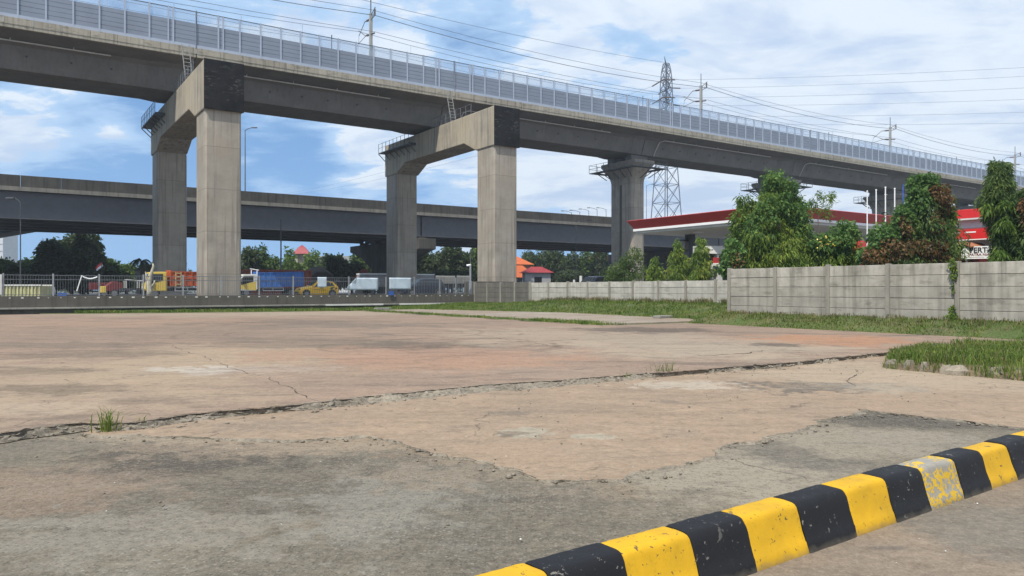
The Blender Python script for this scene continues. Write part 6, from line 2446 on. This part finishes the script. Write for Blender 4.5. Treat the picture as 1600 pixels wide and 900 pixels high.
px_tree('mast_tree', 'dense dark column shaped tree at the right, before the shop', 'tree', 31.5, ZB, 1562,
        [(1562, 266, 12, 14), (1562, 285, 18, 20), (1561, 310, 23, 26), (1565, 340, 21, 28), (1571, 370, 20, 28), (1576, 398, 20, 20), (1588, 385, 18, 26)],
        20000, 0.23, 0.052, 1.3, 'leaf_mid', 14, gt, sprays=10,
        extra=[('young_leaves', 'leaf_light', [(1570, 320, 8, 8, -.6), (1543, 325, 6, 8, -.4), (1562, 397, 9, 8, -.8), (1570, 350, 7, 10, -.8), (1590, 370, 8, 14, -.5)], 700, 0.26, 0.07, 1.4)], trunk_r=0.2)
px_tree('withered_vine_tree', 'brown tinged tree cut by the right frame edge', 'tree', 30.5, ZB, 1625,
        [(1622, 325, 22, 36), (1620, 370, 28, 40), (1625, 400, 34, 20)], 6000, 0.24, 0.065, 1.2, 'leaf_mid', 15, gt,
        extra=[('withered_leaves', 'leaf_dead', [(1604, 318, 8, 16, -.3), (1608, 350, 8, 14, -.3)], 500, 0.17, 0.08, 0.8)], trunk_r=0.18)
# small vine hanging over the wall top
c = P(1490, 452, 28.6)
t = thing('hanging_creeper', 'narrow green creeper hanging over the tall panel wall beside a post', 'creeper', (F(28.55, b_at(1489, 28.55)).x, F(28.55, b_at(1489, 28.55)).y, 0.55), 0)
leaf_cloud('leaves', [(0, 0, 2.02, .12, .12, .22), (0.02, -.03, 1.72, .10, .10, .24), (-0.03, 0, 0.35, .10, .10, .22), (-0.1, -.1, 0.1, .2, .15, .12), (0.02, 0.02, 1.2, .02, .03, .25)], 620, 0.085, 0.075, 0.5, M['leaf_light'], t, 4)
MB().path([(0, -0.07, 0), (0.02, -0.07, 0.8), (0, -.07, 1.5), (0.0, 0.02, 2.1)], 0.008, 5).build('stem', M['bark'], t)

gs = 'small conical trees behind the pale panel wall'
px_tree('conical_tree', 'smallest of the conical trees behind the pale wall, right of the flared pier', 'tree', 53, 0.62, 1023, [(1023, 411, 4, 8), (1023, 424, 9, 12), (1023, 437, 13, 10)], 1700, 0.24, 0.07, 1.7, 'leaf_mast', 20, gs, trunk_r=0.05)
px_tree('conical_tree', 'middle conical tree behind the pale wall, in front of the hanging sign box', 'tree', 51, 0.62, 1059, [(1058, 383, 4, 9), (1058, 398, 9, 12), (1058, 415, 13, 16), (1059, 432, 16, 12), (1072, 420, 9, 16)], 3000, 0.24, 0.07, 1.7, 'leaf_mast', 21, gs, trunk_r=0.07)
px_tree('conical_tree', 'tallest conical tree behind the pale wall, left of the fuel dispenser', 'tree', 49, 0.62, 1095, [(1096, 378, 4, 9), (1096, 392, 9, 12), (1095, 410, 12, 16), (1096, 428, 15, 14)], 3200, 0.24, 0.07, 1.7, 'leaf_mast', 22, gs, trunk_r=0.07)
px_tree('conical_tree', 'shaded tree behind the fuel dispenser under the canopy', 'tree', 56, 0.62, 1122, [(1122, 412, 16, 16), (1128, 428, 18, 14), (1110, 428, 12, 12)], 1500, 0.26, 0.08, 1.5, 'leaf_dark', 23, gs, trunk_r=0.07)
px_tree('roadside_bush', 'feathery green bush leaning over the pale wall at the foot of the flared pier', 'bush', 55.5, 0.7, 976,
        [(968, 422, 18, 14), (984, 410, 13, 12), (992, 396, 8, 10), (1000, 404, 6, 8), (956, 432, 14, 10), (980, 432, 22, 12), (997, 425, 10, 12)], 4200, 0.20, 0.07, 0.3, 'leaf_mid', 25, None, trunk_r=0.06, shell=0.7)


def far_depth(px, b):
    t = T(px)
    return b / (CU - SU * t)


def crown_tree(px, ytop, hw, b, mat, label, n=2600, L=0.55, W=0.36, ybot=447, seed=0, nb=7, droop=0.4, group=None, col=False, name='tree', shell=0.5):
    d = far_depth(px, b)
    g = random.Random(seed * 7 + 3)
    bl = []
    H = ybot - ytop
    if col:
        for i in range(5):
            f = i / 4
            bl.append((px + g.uniform(-1, 1), ytop + H * (0.1 + 0.8 * f), hw * (0.55 + 0.45 * math.sin(0.5 + f * 2)), H * 0.18))
    else:
        bl.append((px, ytop + H * 0.42, hw * 0.72, H * 0.40))
        for i in range(nb):
            th = i / nb * 6.28 + g.uniform(-.3, .3)
            bl.append((px + math.cos(th) * hw * g.uniform(0.45, 0.66), ytop + H * (0.40 - 0.24 * math.sin(th) + g.uniform(-.04, .04)), hw * g.uniform(0.28, 0.42), H * g.uniform(0.17, 0.26), math.sin(th * 2 + seed) * hw * d / FPX * 0.5))
        bl.append((px, ybot - H * 0.18, hw * 0.85, H * 0.2))
    return px_tree(name, label, 'tree', d, ZR, px, bl, int(n * 1.7), L, W, droop, mat, 100 + seed, group, trunk_r=0.25, shell=shell)


gb = 'trees in the background beyond the flyover'
rows = [
    (86, 376, 30, 117, 'leaf_dark', 'dark round tree on the left half of the biggest tree pair', 4200, {}),
    (128, 363, 34, 118, 'leaf_dark', 'biggest dark tree behind the flag, right half of the pair', 5600, {}),
    (112, 395, 48, 116, 'leaf_dark', 'dense dark undertree filling the base of the biggest tree pair', 4200, {}),
    (12, 410, 26, 116, 'leaf_mid', 'green tree at the left frame edge behind the pale skip', 2200, {}),
    (48, 406, 28, 119, 'leaf_mid', 'yellowish green tree behind the slim street lamp', 2600, {}),
    (168, 408, 22, 121, 'leaf_mid', 'mid green tree just right of the flag', 2000, {}),
    (198, 416, 24, 123, 'leaf_mid', 'low green tree left of the palm', 1800, {}),
    (228, 418, 20, 122, 'leaf_dark', 'low dark tree behind the palm', 1500, {}),
    (390, 390, 20, 125, 'leaf_dark', 'dark tree right of the nearest column above the truck cab', 2000, {}),
    (412, 386, 9, 128, 'leaf_mid', 'spindly light tree beside the dark tree above the truck cab', 700, {'shell': 0.9}),
    (424, 402, 14, 126, 'leaf_mid', 'small green tree left of the tall dark pole', 1200, {}),
    (452, 392, 11, 135, 'leaf_light', 'airy light green tree right of the tall dark pole', 700, {'shell': 0.9}),
    (455, 412, 26, 120, 'leaf_mid', 'wide green tree overhanging the red container', 2600, {}),
    (488, 394, 14, 150, 'leaf_light', 'yellow green tree right of the tiled tower', 1200, {'shell': 0.8}),
    (520, 402, 30, 118, 'leaf_dark', 'dark spreading tree in front of the long pale building', 3600, {}),
    (550, 412, 22, 117, 'leaf_dark', 'dark low tree left of the gatehouse roof', 2000, {}),
    (572, 388, 26, 122, 'leaf_mid', 'full green tree left of the flyover pier', 3400, {}),
    (596, 395, 14, 124, 'leaf_dark', 'dark tree hidden behind the flyover pier', 1200, {}),
    (662, 394, 20, 120, 'leaf_dark', 'round dark tree directly right of the second portal rear column', 2400, {}),
    (684, 399, 18, 121, 'leaf_dark', 'lower round dark tree, second in the row right of the rear column', 2000, {}),
    (706, 385, 20, 121, 'leaf_dark', 'tallest round dark tree in the row left of the middle column', 2800, {}),
    (727, 397, 14, 123, 'leaf_dark', 'small round dark tree behind the camera pole', 1600, {}),
    (748, 383, 20, 122, 'leaf_mid', 'full dark tree touching the middle column', 2600, {}),
    (830, 397, 22, 130, 'leaf_dark', 'dark tree behind the orange roofs right of the middle column', 2200, {}),
    (850, 394, 20, 131, 'leaf_dark', 'dark tree with a reddish crown above the red kiosk roof', 2200, {}),
    (868, 390, 16, 130, 'leaf_dark', 'tall dark tree right of the red kiosk roof', 2200, {}),
    (893, 398, 16, 134, 'leaf_dark', 'dark tree in front of the small lattice mast', 1800, {}),
    (914, 395, 14, 133, 'leaf_mid', 'green tree behind the standing person', 1700, {}),
    (934, 385, 9, 132, 'leaf_dark', 'dark columnar tree left of the flared pier, taller of the two', 1600, {'col': True}),
    (945, 388, 8, 134, 'leaf_dark', 'dark columnar tree touching the flared pier', 1300, {'col': True}),
    (895, 424, 30, 120, 'leaf_dark', 'low dark hedge tree behind the bollards', 2200, {}),
    (700, 420, 46, 118, 'leaf_dark', 'low dark hedge tree behind the hoardings', 3000, {}),
]
for i, (px, yt, hw, b, m_, lb, n, kw) in enumerate(rows):
    crown_tree(px, yt, hw, b, m_, lb, n, seed=i, group=gb, **kw)

# palm
d = far_depth(219, 100)
c = P(221, 452, d)
t = thing('palm_tree', 'small dark palm tree left of the nearest rear column', 'palm tree', (c.x, c.y, ZR), 0)
H = h_at(408, d) - ZR
MB().path([(0, 0, 0), (0.1, 0, H * 0.5), (0, 0, H)], 0.22, 8, 0.13).build('trunk', M['bark'], t, smooth=True)
g = random.Random(5)
for i in range(13):
    th = i * 2.4
    Lf = g.uniform(1.5, 2.1)
    el = g.uniform(0.15, 0.95)
    pts = []
    for k in range(7):
        f = k / 6
        r_ = Lf * f * (1 - 0.25 * f)
        pts.append(Vector((math.cos(th) * r_, math.sin(th) * r_, H + Lf * (el * f - 1.15 * f * f))))
    mb = MB()
    mb.path(pts, 0.03, 4, 0.01)
    sd = Vector((-math.sin(th), math.cos(th), 0))
    for k in range(22):
        f = 0.12 + 0.86 * k / 21
        x = f * 6
        j = min(5, int(x))
        p = pts[j].lerp(pts[j + 1], x - j)
        dr = (pts[j + 1] - pts[j]).normalized()
        for s in (-1, 1):
            l = 0.55 * (1 - abs(f - 0.45)) + 0.05
            e = p + sd * s * l * 0.7 + dr * l * 0.5 + Vector((0, 0, -l * 0.55))
            mb.add([p - dr * 0.04, p + dr * 0.05, e], [(0, 1, 2)])
    mb.build('frond', M['leaf_dark'], t, recalc=False)

# a far belt of woodland closes the horizon
bl = []
g = random.Random(3)
for i in range(150):
    x = -420 + i * 6.6
    bl.append((x, 330 + 40 * math.sin(i * 0.7) + 0.1 * abs(x), 4.5 + g.uniform(-1, 1), g.uniform(5, 8), 4, g.uniform(4.5, 8.0)))
o = leaf_cloud('distant_woodland', bl, 15000, 2.2, 1.6, 0.2, M['leaf_dark'], None, 77)
tag(o, kind='stuff')

# ------------------------------------------------------------------ thin haze volume, added to lift the dark far tones
mh = bpy.data.materials.new('lifting haze')
mh.use_nodes = True
k = NT(mh.node_tree)
out = k.n('ShaderNodeOutputMaterial')
pv = k.n('ShaderNodeVolumePrincipled', {'Color': (0.80, 0.90, 1.0), 'Density': 0.00045, 'Anisotropy': 0.2})
k.set(out.inputs['Volume'], pv.outputs[0])
hz = MB().box(-915, 915, -115, 1015, -1.4, 80).build('haze', mh)
tag(hz, kind='stuff')
